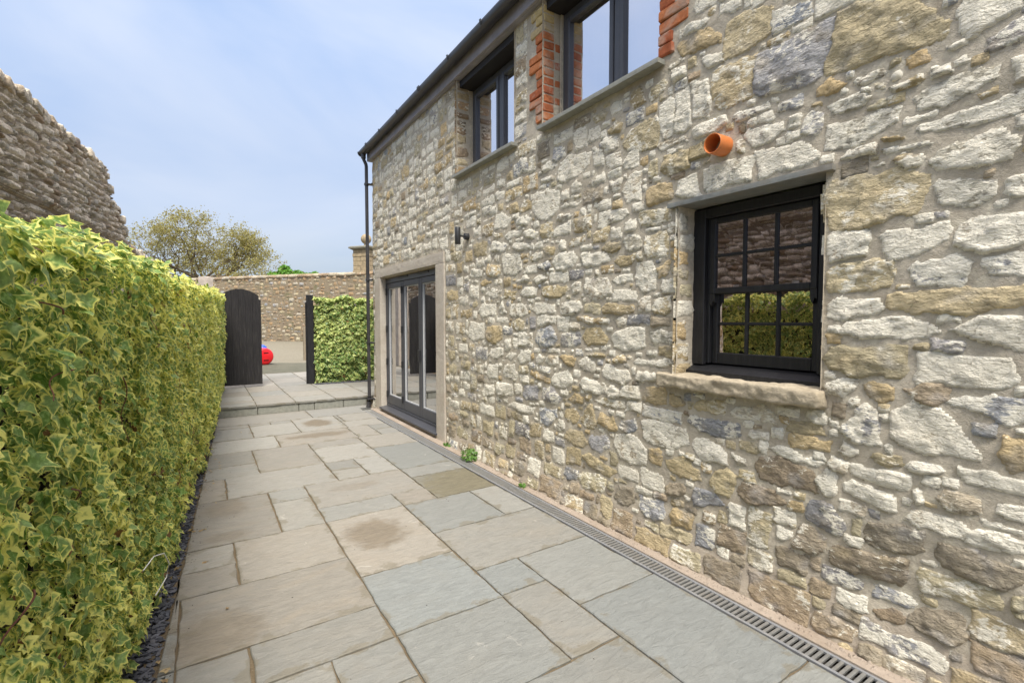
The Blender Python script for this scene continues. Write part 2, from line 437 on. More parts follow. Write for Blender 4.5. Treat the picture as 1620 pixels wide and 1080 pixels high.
def m_slab(name, spots, wetcol):
    t = NT(name); p = t.pos(); a = t.attr('tint'); ed = t.attr('edge')
    sp = t.n('ShaderNodeSeparateColor'); t.l(ed.outputs['Color'], sp.inputs[0])
    off = t.n('ShaderNodeCombineXYZ'); t.l(sp.outputs[1], off.inputs[0]); t.l(sp.outputs[2], off.inputs[1]); t.l(sp.outputs[1], off.inputs[2])
    v = t.n('ShaderNodeVectorMath', operation='ADD'); t.l(p, v.inputs[0])
    sc = t.n('ShaderNodeVectorMath', operation='SCALE'); t.l(off.outputs[0], sc.inputs[0]); sc.inputs['Scale'].default_value = 37.0
    t.l(sc.outputs[0], v.inputs[1]); q = v.outputs[0]
    n1 = t.noise(t.map(q, (1, 1.8, 1)), 2.6, 5, 0.6, 0.8)
    n2 = t.noise(t.map(q, (1.0, 3.2, 1)), 9, 6, 0.62, 1.2)
    n3 = t.noise(q, 120, 3, 0.6)
    c = t.mix(0.8, a.outputs['Color'], t.ramp(n2, 0.25, 0.8, (0.78, 0.78, 0.77), (1.18, 1.18, 1.17)), 'MULTIPLY')
    c = t.mix(0.5, c, t.ramp(n3, 0.2, 0.8, (0.86,)*3, (1.12,)*3), 'MULTIPLY')
    # buff iron staining, strength per slab in alpha
    c = t.mix(t.math('MULTIPLY', t.ramp(n1, 0.47, 0.75), a.outputs['Alpha']), c, (0.29, 0.245, 0.185))
    c = t.mix(t.math('MULTIPLY', t.ramp(t.noise(q, 4.5, 4, 0.7, 1.0), 0.66, 0.72), 0.22), c, (0.58, 0.55, 0.49))
    # jointing slurry left as a dark ragged rim along the joints
    ew = t.math('ADD', sp.outputs[0], t.math('MULTIPLY', t.math('SUBTRACT', t.noise(q, 7, 5, 0.6), 0.47), 0.36))
    rim = t.ramp(ew, 0.0, 0.022, (1,1,1), (0,0,0))
    c = t.mix(t.math('MULTIPLY', rim, 0.60), c, (0.165, 0.148, 0.11))
    # wet / dirty patches where water has stood
    wet = None
    for (sx, sy, rx, ry, amt) in spots:
        mpn = t.map(p, (1/rx, 1/ry, 0), (-sx/rx, -sy/ry, 0))
        ln = t.n('ShaderNodeVectorMath', operation='LENGTH'); t.l(mpn, ln.inputs[0])
        dd = t.math('ADD', ln.outputs['Value'], t.math('MULTIPLY', t.math('SUBTRACT', t.noise(p, 8, 6, 0.68), 0.5), 1.3))
        w = t.math('MULTIPLY', t.ramp(dd, 0.60, 1.0, (1,1,1), (0,0,0)), amt)
        wet = w if wet is None else t.math('MAXIMUM', wet, w)
    c = t.mix(wet, c, t.mix(1.0, wetcol, t.ramp(n2, 0.25, 0.8, (0.75,)*3, (1.25,)*3), 'MULTIPLY'))
    rough = t.math('SUBTRACT', 0.72, t.math('MULTIPLY', wet, 0.15))
    h = t.math('ADD', n2, t.math('MULTIPLY', n3, 0.12))
    return t.done(t.bsdf(c, rough, 0.3, t.bump(h, 0.8, 0.010)).outputs[0])
M['slab'] = m_slab('riven_sandstone_paving', ((1.03, 3.42, .25, .30, .75), (1.42, 7.62, .24, .32, .9), (1.30, 6.80, .48, .17, .75), (0.02, 2.72, .26, .24, .5), (0.13, 4.55, .18, .25, .45), (1.15, 4.5, .30, .12, .3), (.1, 3.95, .2, .1, .4)), (0.165, 0.135, 0.095))
M['slab_wet'] = m_slab('riven_sandstone_paving_wet', ((2.18, 4.02, .72, .66, 1.0),), (0.165, 0.150, 0.105))
M['bed'] = m_mortar('paving_joint_mortar', (0.12, 0.092, 0.06), (0.19, 0.15, 0.095), (0.08, 0.065, 0.045), 0.8)
M['haunch'] = m_mortar('pink_mortar_strip', (0.33, 0.275, 0.225), (0.38, 0.32, 0.265), (0.26, 0.20, 0.145), 0.7)

def m_glass(name, refl, tint=(0.93, 0.95, 0.95), rtint=(1, 1, 1)):
    t = NT(name)
    tr = t.n('ShaderNodeBsdfTransparent'); tr.inputs[0].default_value = (*tint, 1)
    gl = t.n('ShaderNodeBsdfGlossy'); gl.inputs['Roughness'].default_value = 0.004; gl.inputs['Color'].default_value = (*rtint, 1)
    nb = t.bump(t.noise(t.pos(), 1.6, 2, 0.5), 0.04, 0.02); t.l(nb, gl.inputs['Normal'])
    fr = t.n('ShaderNodeFresnel'); fr.inputs['IOR'].default_value = 1.5
    f = t.math('ADD', refl, t.math('MULTIPLY', fr.outputs[0], 0.9), clamp=True)
    ge = t.n('ShaderNodeNewGeometry')          # only the outer face of each pane is coated
    f = t.math('MULTIPLY', f, t.math('SUBTRACT', 1.0, ge.outputs['Backfacing']))
    ms = t.n('ShaderNodeMixShader'); t.l(f, ms.inputs[0]); t.l(tr.outputs[0], ms.inputs[1]); t.l(gl.outputs[0], ms.inputs[2])
    return t.done(ms.outputs[0])
M['glass'] = m_glass('door_glass', 0.52)
M['glass_sash'] = m_glass('sash_glass', 0.36, (0.6, 0.6, 0.62), (1.0, 0.90, 0.93))
M['glass_upper'] = m_glass('upper_window_glass', 0.72, (0.97, 0.97, 0.98), (1.0, 0.97, 0.98))

def m_leaf(name, green, mid, edge, trans=0.3, bias=0.0):
    t = NT(name); a = t.attr('leaf'); sp = t.n('ShaderNodeSeparateColor'); t.l(a.outputs['Color'], sp.inputs[0])
    p = t.pos(); n = t.noise(p, 95, 2, 0.6); n2 = t.noise(p, 300, 1, 0.5)
    g = t.mix(sp.outputs[1], green, mid)
    g = t.mix(t.math('MULTIPLY', t.ramp(n, 0.45, 0.62), 0.5), g, tuple(min(1, c*1.7) for c in mid))
    g = t.mix(0.6, g, t.ramp(n2, 0.25, 0.8, (0.75,)*3, (1.2,)*3), 'MULTIPLY')
    f = t.math('ADD', t.math('ADD', sp.outputs[0], t.math('MULTIPLY', t.math('SUBTRACT', n, 0.5), 0.55)), t.math('MULTIPLY', t.math('SUBTRACT', sp.outputs[2], 0.5), 0.9))
    f = t.ramp(t.math('ADD', f, bias), 0.52, 0.86)
    c = t.mix(f, g, edge)
    c = t.mix(t.math('SUBTRACT', 1.0, a.outputs['Alpha'], clamp=True), c, (0.24, 0.13, 0.05))
    b = t.bsdf(c, 0.42, 0.4)
    tr = t.n('ShaderNodeBsdfTranslucent'); t.l(c, tr.inputs[0])
    ms = t.n('ShaderNodeMixShader'); ms.inputs[0].default_value = trans
    t.l(b.outputs[0], ms.inputs[1]); t.l(tr.outputs[0], ms.inputs[2])
    return t.done(ms.outputs[0])
M['ivy'] = m_leaf('variegated_ivy_leaf', (0.105, 0.215, 0.03), (0.245, 0.355, 0.115), (0.86, 0.84, 0.24), 0.42, 0.17)
M['ivy2'] = m_leaf('variegated_ivy_leaf_pale', (0.065, 0.15, 0.025), (0.16, 0.26, 0.075), (0.66, 0.72, 0.25), 0.35, 0.02)
M['weed'] = m_leaf('weed_leaf', (0.06, 0.15, 0.02), (0.09, 0.20, 0.03), (0.16, 0.28, 0.05))
M['tree_leaf'] = m_leaf('young_olive_leaf', (0.25, 0.21, 0.07), (0.33, 0.29, 0.10), (0.42, 0.40, 0.14), 0.45)
M['tree_leaf_green'] = m_leaf('fresh_green_leaf', (0.10, 0.17, 0.03), (0.16, 0.25, 0.05), (0.25, 0.34, 0.08))
M['far_leaf'] = m_leaf('bright_far_foliage', (0.07, 0.19, 0.02), (0.12, 0.28, 0.03), (0.18, 0.38, 0.05))
M['dead_leaf'] = m_leaf('dry_fallen_leaf', (0.14, 0.085, 0.04), (0.20, 0.13, 0.06), (0.32, 0.24, 0.11), 0.1)

# ------------------------------------------------------------------ rubble masonry
def hull(P):
    P = sorted(set(map(tuple, P)))
    def half(pts):
        h = []
        for p in pts:
            while len(h) >= 2 and (h[-1][0]-h[-2][0])*(p[1]-h[-2][1]) - (h[-1][1]-h[-2][1])*(p[0]-h[-2][0]) <= 0: h.pop()
            h.append(p)
        return h
    a = half(P); b = half(P[::-1])
    return np.array(a[:-1] + b[:-1])          # counter-clockwise

def edge_dist(poly, X, Y):
    d = np.full(X.shape, 1e9)
    n = len(poly)
    for i in range(n):
        p, q = poly[i], poly[(i+1) % n]
        e_ = q - p; L = math.hypot(*e_)
        if L < 1e-6: continue
        nx, ny = -e_[1]/L, e_[0]/L
        d = np.minimum(d, (X-p[0])*nx + (Y-p[1])*ny)
    return d

def stone_grid(poly, H, step, seed, rough=1.0, edge_r=None, drop=0.014, flat=0.0, ext=0.012, mort=None):
    r = np.random.default_rng(seed)
    pad = 0.028
    x0, y0 = poly.min(0) - pad; x1, y1 = poly.max(0) + pad
    nx = max(5, int((x1-x0)/step)+1); ny = max(5, int((y1-y0)/step)+1)
    X, Y = np.meshgrid(np.linspace(x0, x1, nx), np.linspace(y0, y1, ny))
    size = min(x1-x0, y1-y0)
    d = edge_dist(poly, X, Y)
    k = min(1.0, size/0.14)
    d = d + (fbm(X*14, Y*14, 3, seed) - .5)*0.040*k*rough + (fbm(X*50, Y*50, 2, seed+5) - .5)*0.010*rough
    er = edge_r or max(r.uniform(0.006, 0.013), step*.8)
    t = np.clip((d + ext)/er, 0, 1)
    s = t*t*(3-2*t)
    c = poly.mean(0)
    top = np.full(X.shape, H)
    for j in range(r.integers(3, 6)):
        a = r.uniform(0, 2*math.pi); sl = r.uniform(0.04, 0.26)*(1-flat)
        top = np.minimum(top, H*r.uniform(1.0, 1.5) - ((X-c[0])*math.cos(a) + (Y-c[1])*math.sin(a))*sl)
    top = np.maximum(top, 0.003)
    top = top + (fbm(X*22, Y*22, 3, seed+9)-.5)*0.016*rough + (fbm(X*7, Y*55, 2, seed+3)-.5)*0.007*rough
    # a broken ledge across some stones
    for _ in range(r.integers(1, 4)):
        a = r.uniform(-.9, .9) + math.pi/2*r.choice((1, 1, -1))
        q = (X-c[0])*math.cos(a) + (Y-c[1])*math.sin(a) + (fbm(X*20, Y*20, 2, seed+11)-.5)*.05 - r.uniform(-.3, .3)*size
        top = top - np.where(q > 0, r.uniform(.002, .008), 0)
    top = np.maximum(top, 0.0045)
    n = s*top - drop*(1-s)
    if mort is not None: n = n + mort(X, Y)
    idx = np.arange(nx*ny).reshape(ny, nx)
    F = np.stack([idx[:-1, :-1], idx[:-1, 1:], idx[1:, 1:], idx[1:, :-1]], -1).reshape(-1, 4)
    keep = (d.ravel()[F].max(1) > -0.020)
    F = F[keep]
    used = np.unique(F); rm = -np.ones(nx*ny, int); rm[used] = np.arange(len(used))
    V = np.stack([X, Y, n], -1).reshape(-1, 3)[used]
    return V, rm[F]

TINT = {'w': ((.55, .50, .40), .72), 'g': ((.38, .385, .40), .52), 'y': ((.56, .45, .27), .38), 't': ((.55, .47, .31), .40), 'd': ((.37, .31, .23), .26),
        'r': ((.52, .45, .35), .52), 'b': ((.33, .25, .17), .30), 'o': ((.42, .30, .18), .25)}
def tint_of(k, r):
    c, l = TINT[k]; v = r.uniform(.82, 1.2); h = r.uniform(-.06, .06)
    return (c[0]*v*(1+h), c[1]*v, c[2]*v*(1-h), max(0, min(1, l + r.uniform(-.16, .18))))

def pack(free, cell, passes, seed):
    """grow boxes in the free cells; returns (a0,b0,a1,b1) in metres from the raster's corner"""
    r = random.Random(seed); nb, na = free.shape; out = []
    for (tries, wr, hr, mw, mh, gap) in passes:
        g = max(1, int(round(gap/cell)))
        ys, xs = np.nonzero(free)
        if len(ys) == 0: break
        sel = np.random.default_rng(seed).permutation(len(ys))[:tries]
        for k in sel:
            x, y = int(xs[k]), int(ys[k])
            if not free[max(0, y-g):y+g+1, max(0, x-g):x+g+1].all(): continue
            tw = int(r.uniform(*wr)/cell); th = int(r.uniform(*hr)/cell)
            if r.random() < .10: tw, th = int(tw*.6), int(th*1.35)
            x0 = x1 = x; y0 = y1 = y; al = [True]*4
            while any(al):
                for sd in range(4):
                    if not al[sd]: continue
                    if sd < 2 and x1-x0+1 >= tw: al[sd] = False; continue
                    if sd >= 2 and y1-y0+1 >= th: al[sd] = False; continue
                    if sd == 0:
                        ok = x0-g-1 >= 0 and free[max(0, y0-g):y1+g+1, x0-g-1].all()
                        x0 -= ok
                    elif sd == 1:
                        ok = x1+g+1 < na and free[max(0, y0-g):y1+g+1, x1+g+1].all()
                        x1 += ok
                    elif sd == 2:
                        ok = y0-g-1 >= 0 and free[y0-g-1, max(0, x0-g):x1+g+1].all()
                        y0 -= ok
                    else:
                        ok = y1+g+1 < nb and free[y1+g+1, max(0, x0-g):x1+g+1].all()
                        y1 += ok
                    if not ok: al[sd] = False
            if (x1-x0+1)*cell >= mw and (y1-y0+1)*cell >= mh:
                free[y0:y1+1, x0:x1+1] = False
                out.append((x0*cell, y0*cell, (x1+1)*cell, (y1+1)*cell))
    return out

def rect_poly(a0, b0, a1, b1, r):
    w, h = a1-a0, b1-b0; j = min(w, h)*.15
    P = []
    for (x, y, sx, sy) in ((a0, b0, 1, 1), (a1, b0, -1, 1), (a1, b1, -1, -1), (a0, b1, 1, -1)):
        if r.random() < .55:
            P.append((x+sx*r.uniform(0, j*1.7), y+sy*r.uniform(0, j*.35)))
            P.append((x+sx*r.uniform(0, j*.35), y+sy*r.uniform(0, j*1.7)))
        else:
            P.append((x+sx*r.uniform(0, j), y+sy*r.uniform(0, j)))
    return hull(P)

class Frame:
    def __init__(s, O, A, B, N):
        s.O, s.A, s.B, s.N = [np.array(v, float) for v in (O, A, B, N)]
        s.flip = np.dot(np.cross(s.A, s.B), s.N) < 0
    def to(s, V): return s.O + V[:, :1]*s.A + V[:, 1:2]*s.B + V[:, 2:3]*s.N
    def faces(s, F): return F[:, ::-1] if s.flip else F

def build_stones(stones, fr, mat, parent, score, nmax=300, name='stone', stuff_name='small_stones', off=None, mort=None):
    """stones: (poly, key, H, step, seed). The nmax with the largest score become objects, the rest one part."""
    order = sorted(range(len(stones)), key=lambda i: -score(stones[i]))
    single = set(i for i in order[:nmax] if score(stones[i]) > 0)
    bV, bF, bT, nb = [], [], [], 0
    for i, st in enumerate(stones):
        poly, key, H, step, seed = st[:5]
        kw = st[5] if len(st) > 5 else {}
        V, F = stone_grid(poly, H, step, seed, mort=mort, **kw)
        if len(F) == 0: continue
        if off is not None: V[:, 2] += off(V[:, 0], V[:, 1])
        P = fr.to(V); F = fr.faces(F)
        tn = tint_of(key, random.Random(seed))
        T = np.tile(np.array(tn), (len(P), 1))
        if i in single:
            c = P.mean(0)
            link(name, npmesh(name, P - c, F, True, {'tint': T}, mat), None, parent, tuple(c))
        else:
            bV.append(P); bF.append(F + nb); bT.append(T); nb += len(P)
    if bV:
        wl = np.array(world_loc(parent))
        o = link(stuff_name, npmesh(stuff_name, np.vstack(bV) - wl, np.vstack(bF), True, {'tint': np.vstack(bT)}, mat), None, parent, tuple(wl))
        o['kind'] = 'stuff'

def mort_n(X, Y, amp, seed):
    return (fbm(X*6, Y*6, 3, seed)-.5)*0.020*amp + (fbm(X*24, Y*24, 2, seed+4)-.5)*0.010*amp

def mortar_mesh(fr, al, bl, hole, amp=1.0, seed=3, off=None, MOFF=0.0):
    X, Y = np.meshgrid(al, bl)
    n = mort_n(X, Y, amp, seed)
    if off is not None: n = n + off(X, Y) + MOFF
    V = fr.to(np.stack([X, Y, n], -1).reshape(-1, 3))
    ny, nx = X.shape
    idx = np.arange(nx*ny).reshape(ny, nx)
    F = np.stack([idx[:-1, :-1], idx[:-1, 1:], idx[1:, 1:], idx[1:, :-1]], -1).reshape(-1, 4)
    cx = ((X[:-1, :-1] + X[1:, 1:])/2).ravel(); cy = ((Y[:-1, :-1] + Y[1:, 1:])/2).ravel()
    F = F[~hole(cx, cy)]
    return V, fr.faces(F)

def lines(a, b, step, must):
    L = list(np.arange(a, b, step)) + [b]
    L = [x for x in L if all(abs(x-m) > step*.55 for m in must)] + [m for m in must if a <= m <= b]
    return np.array(sorted(L))

# ------------------------------------------------------------------ ground
WX = 2.55                                    # face of the cottage wall
gm = bpy.data.meshes.new('ground')
gm.from_pydata([(-300, -300, -.06), (300, -300, -.06), (300, 600, -.06), (-300, 600, -.06)], [], [(0, 1, 2, 3)])
tag(link('ground', gm, M['earth']), kind='structure')

def xe(y): return -.358 + .0601*y            # edge of the paving along the hedge

# paving: joint sheet with one child per slab
def clip(poly, f):
    out = []
    for i in range(len(poly)):
        p, q = poly[i], poly[(i+1) % len(poly)]
        a, b = f(p), f(q)
        if a >= 0: out.append(p)
        if (a >= 0) != (b >= 0):
            t = a/(a-b); out.append((p[0]+(q[0]-p[0])*t, p[1]+(q[1]-p[1])*t))
    return out
def inset(poly, d):
    n = len(poly); L = []
    for i in range(n):
        p, q = np.array(poly[i]), np.array(poly[(i+1) % n]); e_ = (q-p)/max(1e-9, np.linalg.norm(q-p))
        nn = np.array([-e_[1], e_[0]]); L.append((p+nn*d, e_))
    out = []
    for i in range(n):
        (p, e1), (q, e2) = L[i-1], L[i]
        den = e1[0]*e2[1]-e1[1]*e2[0]
        if abs(den) < 1e-6: out.append(tuple(q)); continue
        t = ((q[0]-p[0])*e2[1]-(q[1]-p[1])*e2[0])/den
        out.append(tuple(p+e1*t))
    return out
def resample(poly, counts):
    P = []
    for i, c in enumerate(counts):
        p, q = np.array(poly[i]), np.array(poly[(i+1) % len(poly)])
        for k in range(c): P.append(p+(q-p)*k/c)
    return np.array(P)

SLT = {'b': (.246, .234, .208), 'g': (.232, .231, .214), 'p': (.256, .244, .218), 'c': (.216, .225, .217), 'l': (.262, .255, .233)}
def slab(parent, poly, ztop, th=0.035, key='g', stain=0.2, name='paving_slab', joint=0.0048, mat='slab'):
    poly = inset(poly, joint*random.uniform(.75, 1.25))
    area = sum(poly[i][0]*poly[(i+1) % len(poly)][1]-poly[(i+1) % len(poly)][0]*poly[i][1] for i in range(len(poly)))/2
    if area < 0.002: return
    xs = [p[0] for p in poly]; ys = [p[1] for p in poly]
    md = min(max(xs)-min(xs), max(ys)-min(ys))
    cnt = [max(2, int(math.dist(poly[i], poly[(i+1) % len(poly)])/.045)) for i in range(len(poly))]
    if sum(cnt) > 120: cnt = [max(2, c//2) for c in cnt]
    r0 = resample(poly, cnt); n = len(r0)
    r1 = resample(inset(poly, .005), cnt); ind = min(.10, md*.36)
    r2 = resample(inset(poly, ind), cnt)
    sd = random.randint(0, 99999)
    j = (fbm(r0[:, 0]*14+sd, r0[:, 1]*14, 3, sd)-.5)*.019
    c = r0.mean(0); dirv = (c-r0)/np.maximum(1e-6, np.linalg.norm(c-r0, axis=1))[:, None]
    r0 = r0+dirv*(j[:, None]+.001); r1 = r1+dirv*(j[:, None]*1.1+.001)
    dz = random.uniform(-.0015, .0015)
    V = np.vstack([np.c_[r0, np.full(n, ztop-th)], np.c_[r0, np.full(n, ztop-.0035)], np.c_[r1, np.full(n, ztop+dz)], np.c_[r2, np.full(n, ztop+dz)]])
    e_ = np.r_[np.zeros(2*n), np.full(n, .005), np.full(n, ind)]
    F = []
    for k in range(3):
        for i in range(n):
            F.append((k*n+i, k*n+(i+1) % n, (k+1)*n+(i+1) % n, (k+1)*n+i))
    F.append(tuple(range(3*n, 4*n)))
    me = bpy.data.meshes.new(name)
    o_ = Vector((c[0], c[1], ztop))
    me.from_pydata([tuple(Vector(v)-o_) for v in V], [], F)
    at = me.attributes.new('edge', 'FLOAT_COLOR', 'POINT')
    s1, s2 = random.random(), random.random()
    at.data.foreach_set('color', np.c_[e_, np.full(4*n, s1), np.full(4*n, s2), np.ones(4*n)].astype(np.float32).ravel())
    at = me.attributes.new('tint', 'FLOAT_COLOR', 'POINT')
    b = SLT[key]; v = random.uniform(.88, 1.10); h = random.uniform(-.02, .03)
    at.data.foreach_set('color', np.tile(np.array([b[0]*v*(1+h), b[1]*v, b[2]*v*(1-h), stain], np.float32), 4*n))
    me.materials.append(M[mat])
    link(name, me, None, parent, tuple(o_))

X0, X1, X2, X3, X4, X5, X6, X7, X8 = -.136, .150, .46, .765, 1.08, 1.385, 1.695, 2.005, 2.292
E_ = -9                                       # "to the cut edge"
SL = [(X0,X3,2.54,3.175,'b',.55),(X0,X1,1.93,2.54,'g',.3),(X1,X3,2.232,2.54,'g',.2),(X2,X3,1.93,2.232,'g',.2),(X1,X2,1.62,2.232,'g',.25),
 (E_,X0,2.54,2.86,'c',.1),(E_,X0,2.86,3.45,'b',.3),(E_,X0,1.6,2.54,'c',.1),
 (E_,X1,3.175,3.485,'b',.4),(E_,X1,3.485,3.808,'b',.35),(X1,X3,3.175,3.812,'b',.25),(E_,X2,3.812,4.762,'b',.5),(X2,X3,4.46,4.765,'g',.15),(X2,X3,3.812,4.46,'g',.15),
 (X3,X6,4.125,4.768,'p',.3),(X3,X5,3.815,4.125,'g',.12),(X5,X6,3.818,4.125,'p',.2),(X3,X5,2.87,3.815,'p',.35),(X6,X8,4.46,4.768,'g',.1),(X6,X8,3.82,4.46,'g',.2),
 (X5,X7,3.192,3.815,'c',.05),(X7,X8,3.197,3.82,'g',.25),(X5,X8,2.56,3.192,'g',.25),(X3,X5,2.235,2.87,'c',.1),(X5,X6,2.246,2.56,'c',.08),(X6,X8,1.942,2.56,'c',.1),
 (X5,X6,1.636,2.246,'g',.3),(X3,X5,1.636,2.235,'c',.08),(X6,X8,1.045,1.942,'c',.08),(X4,X6,1.0,1.636,'c',.1),(X6,X8,.42,1.045,'c',.1),
 (X3,X4,1.0,1.636,'g',.2),(X2,X3,1.3,1.93,'g',.2),(X1,X2,1.0,1.62,'b',.2),(E_,X1,1.0,1.6,'g',.2),(X2,X3,.7,1.3,'g',.2),(X3,X6,.42,1.0,'c',.1),(E_,X2,.42,1.0,'g',.2),
 (X2,X3,.42,.7,'b',.2),(E_,X3,-.5,.42,'g',.2),(X3,X5,-.5,.42,'c',.2),(X5,X8,-.5,.42,'g',.2),
 (E_,X1,4.762,5.388,'b',.4),(X1,X4,4.766,5.42,'l',.2),(X4,X5,4.77,5.088,'g',.1),(X4,X5,5.088,5.41,'g',.1),(X5,X6,4.77,5.428,'l',.15),
 (X2,X4,5.42,6.40,'p',.25),(E_,X2,5.40,5.835,'g',.35),(E_,X2,5.835,6.41,'g',.25),(X4,X6,5.415,6.085,'l',.12),(X4,X6,6.085,6.40,'l',.1),
 (X6,X8,4.77,5.752,'c',.05),(X6,X8,5.752,6.385,'l',.1),(E_,.78,6.415,7.09,'l',.1),(.78,1.72,6.40,7.085,'p',.45),(1.72,2.02,6.395,7.055,'l',.1),(2.02,X8,6.725,7.045,'g',.1),(2.02,X8,6.38,6.725,'l',.1),
 (E_,.545,7.105,7.84,'l',.15),(.545,1.122,7.115,7.865,'l',.1),(E_,.545,7.855,8.05,'b',.2),(.545,.825,7.875,8.055,'g',.2),(.825,1.122,7.88,8.065,'g',.2),
 (1.122,1.75,7.10,8.07,'l',.5),(1.75,X8,7.065,7.5,'l',.1),(1.75,1.81,7.5,8.06,'g',.1),(1.81,2.34,7.5,8.06,'l',.1),(E_,1.45,8.07,8.79,'l',.1),(1.45,2.50,8.075,8.79,'l',.15)]
bed = bpy.data.meshes.new('patio')
bed.from_pydata([(-.5, -.6, -.012), (2.31, -.6, -.012), (2.31, 7.2, -.012), (2.62, 8.9, -.012), (.2, 8.9, -.012), (.06, 7.0, -.012)], [], [(0, 1, 2, 3, 4, 5)])
patio = tag(link('patio', bed, M['bed']), kind='structure')
for (x0, x1, y0, y1, k, st) in SL:
    if x0 == E_:
        P = clip([(-2, y0), (x1, y0), (x1, y1), (-2, y1)], lambda p: p[0]-xe(p[1]))
        if k and x1 > X0 + .01 and y0 < 3.45:
            P = clip(P, lambda p: p[0]-X0) if y0 < 3.17 else P
    elif x0 == X0:
        P = clip([(x0, y0), (x1, y0), (x1, y1), (x0, y1)], lambda p: p[0]-xe(p[1]))
    else:
        P = [(x0, y0), (x1, y0), (x1, y1), (x0, y1)]
    if len(P) >= 3: slab(patio, P, 0.0, .035, k, st*.8, mat='slab_wet' if (x0, y0) == (X6, 3.82) else 'slab')

# terrace up one step
TZ = 0.165
tb = MB()
tb.box(-.6, 4.6, 8.86, 13.9, -.05, TZ-.012)
terrace = tag(tb.build('terrace', M['bed'], None, (2, 11, 0)), kind='structure')
cols = [(-9, .72), (.72, 1.31), (1.31, 1.96), (1.96, 2.58), (2.58, 3.25), (3.25, 4.2)]
rowsets = [[8.79, 9.12, 9.36, 9.95, 10.55, 11.2, 12.1, 13.0, 13.75], [8.79, 9.75, 10.4, 11.3, 12.2, 12.8, 13.75], [8.79, 9.4, 10.0, 10.95, 11.6, 12.5, 13.1, 13.75],
           [8.79, 9.7, 10.05, 10.98, 11.6, 12.5, 13.75], [8.79, 9.1, 10.0, 10.98], [8.79, 9.7, 10.98]]
for (a, b), rows in zip(cols, rowsets):
    for y0, y1 in zip(rows[:-1], rows[1:]):
        P = [(max(a, -2), y0), (b, y0), (b, y1), (max(a, -2), y1)]
        P = clip(P, lambda p: p[0]-(xe(p[1])-.02))
        slab(terrace, P, TZ, .035, random.choice('llgp'), .12, joint=.004)
rx = [xe(8.8), .735, 1.36, 1.61, 2.1, 2.52]
for i in range(5):
    mb = MB(); mb.box(rx[i]+.004, rx[i+1]-.004, 8.815, 8.855, -.01, TZ-.037, .006)
    mb.build('riser_stone', M['slate'] if i in (1, 3) else M['sandstone_grey'] if 'sandstone_grey' in M else M['slate'], terrace)

# yard beyond the gate, rising towards the far wall
yv, yf = [], []
prof = [(13.77, TZ-.03), (15.5, TZ-.02), (17.0, TZ-.01), (18.2, .20), (21, .36), (24.5, .50), (34, .62)]
xsg = np.linspace(-14, 16, 40)
for (y, z) in prof:
    for x in xsg: yv.append((x, y + (0 if y < 13.8 else .25*math.sin(x*1.3)), z + (0.015*math.sin(x*2.1+y) if y > 14 else 0)))
nxg = len(xsg)
for i in range(2):
    for k in range(nxg-1): yf.append((i*nxg+k, i*nxg+k+1, (i+1)*nxg+k+1, (i+1)*nxg+k))
ym = bpy.data.meshes.new('yard'); ym.from_pydata(yv[:3*nxg], [], yf)
tag(link('tarmac_yard', ym, M['tarmac']), kind='structure')
yf2 = []
for i in range(len(prof)-3):
    for k in range(nxg-1): yf2.append((i*nxg+k, i*nxg+k+1, (i+1)*nxg+k+1, (i+1)*nxg+k))
ym2 = bpy.data.meshes.new('gravel_bank'); ym2.from_pydata(yv[2*nxg:], [], yf2)
tag(link('gravel_bank', ym2, M['gravel']), kind='structure')

# ------------------------------------------------------------------ the cottage
house = empty('stone_cottage', (WX, 4.0, 0), 'pale limestone rubble cottage with black gutter and dark framed windows', 'house')
UE = 8.45
OPEN = [(5.72, 8.0, .05, 2.25), (1.145, 2.0, 1.20, 2.275), (3.90, 5.10, 3.225, 4.36), (2.165, 3.42, 3.225, 4.36)]
def wall_off(u, z):
    b = np.clip((.42 - z)/.42, 0, 1)
    o = b*b*.055*(.6 + .8*fbm(np.asarray(u)*1.6, np.asarray(z)*2.0, 2, 77))
    door = (np.asarray(u) > 5.3) & (np.asarray(u) < 8.4)
    return np.where(door, 0, o) + (fbm(np.asarray(u)*.8, np.asarray(z)*.8, 2, 31)-.5)*.03*(~door)
def hole(cx, cy):
    h = np.zeros(cx.shape, bool)
    for (a, b, c, d) in OPEN: h |= (cx > a) & (cx < b) & (cy > c) & (cy < d)
    return h
FH = Frame((WX, 0, 0), (0, 1, 0), (0, 0, 1), (-1, 0, 0))
al = np.r_[lines(-1.6, 2.98, .02, [m for o_ in OPEN for m in o_[:2] if m < 2.95]), lines(3.0, UE, .035, [m for o_ in OPEN for m in o_[:2] if m > 2.95])]
bl = lines(-.03, 4.36, .022, sorted(set(m for o_ in OPEN for m in o_[2:])))
V, F = mortar_mesh(FH, al, bl, hole, 1.0, 3, wall_off)
wl = np.array(house.location)
wall = link('wall', npmesh('wall', V - wl, F, True, None, M['mortar']), None, house, tuple(wl))

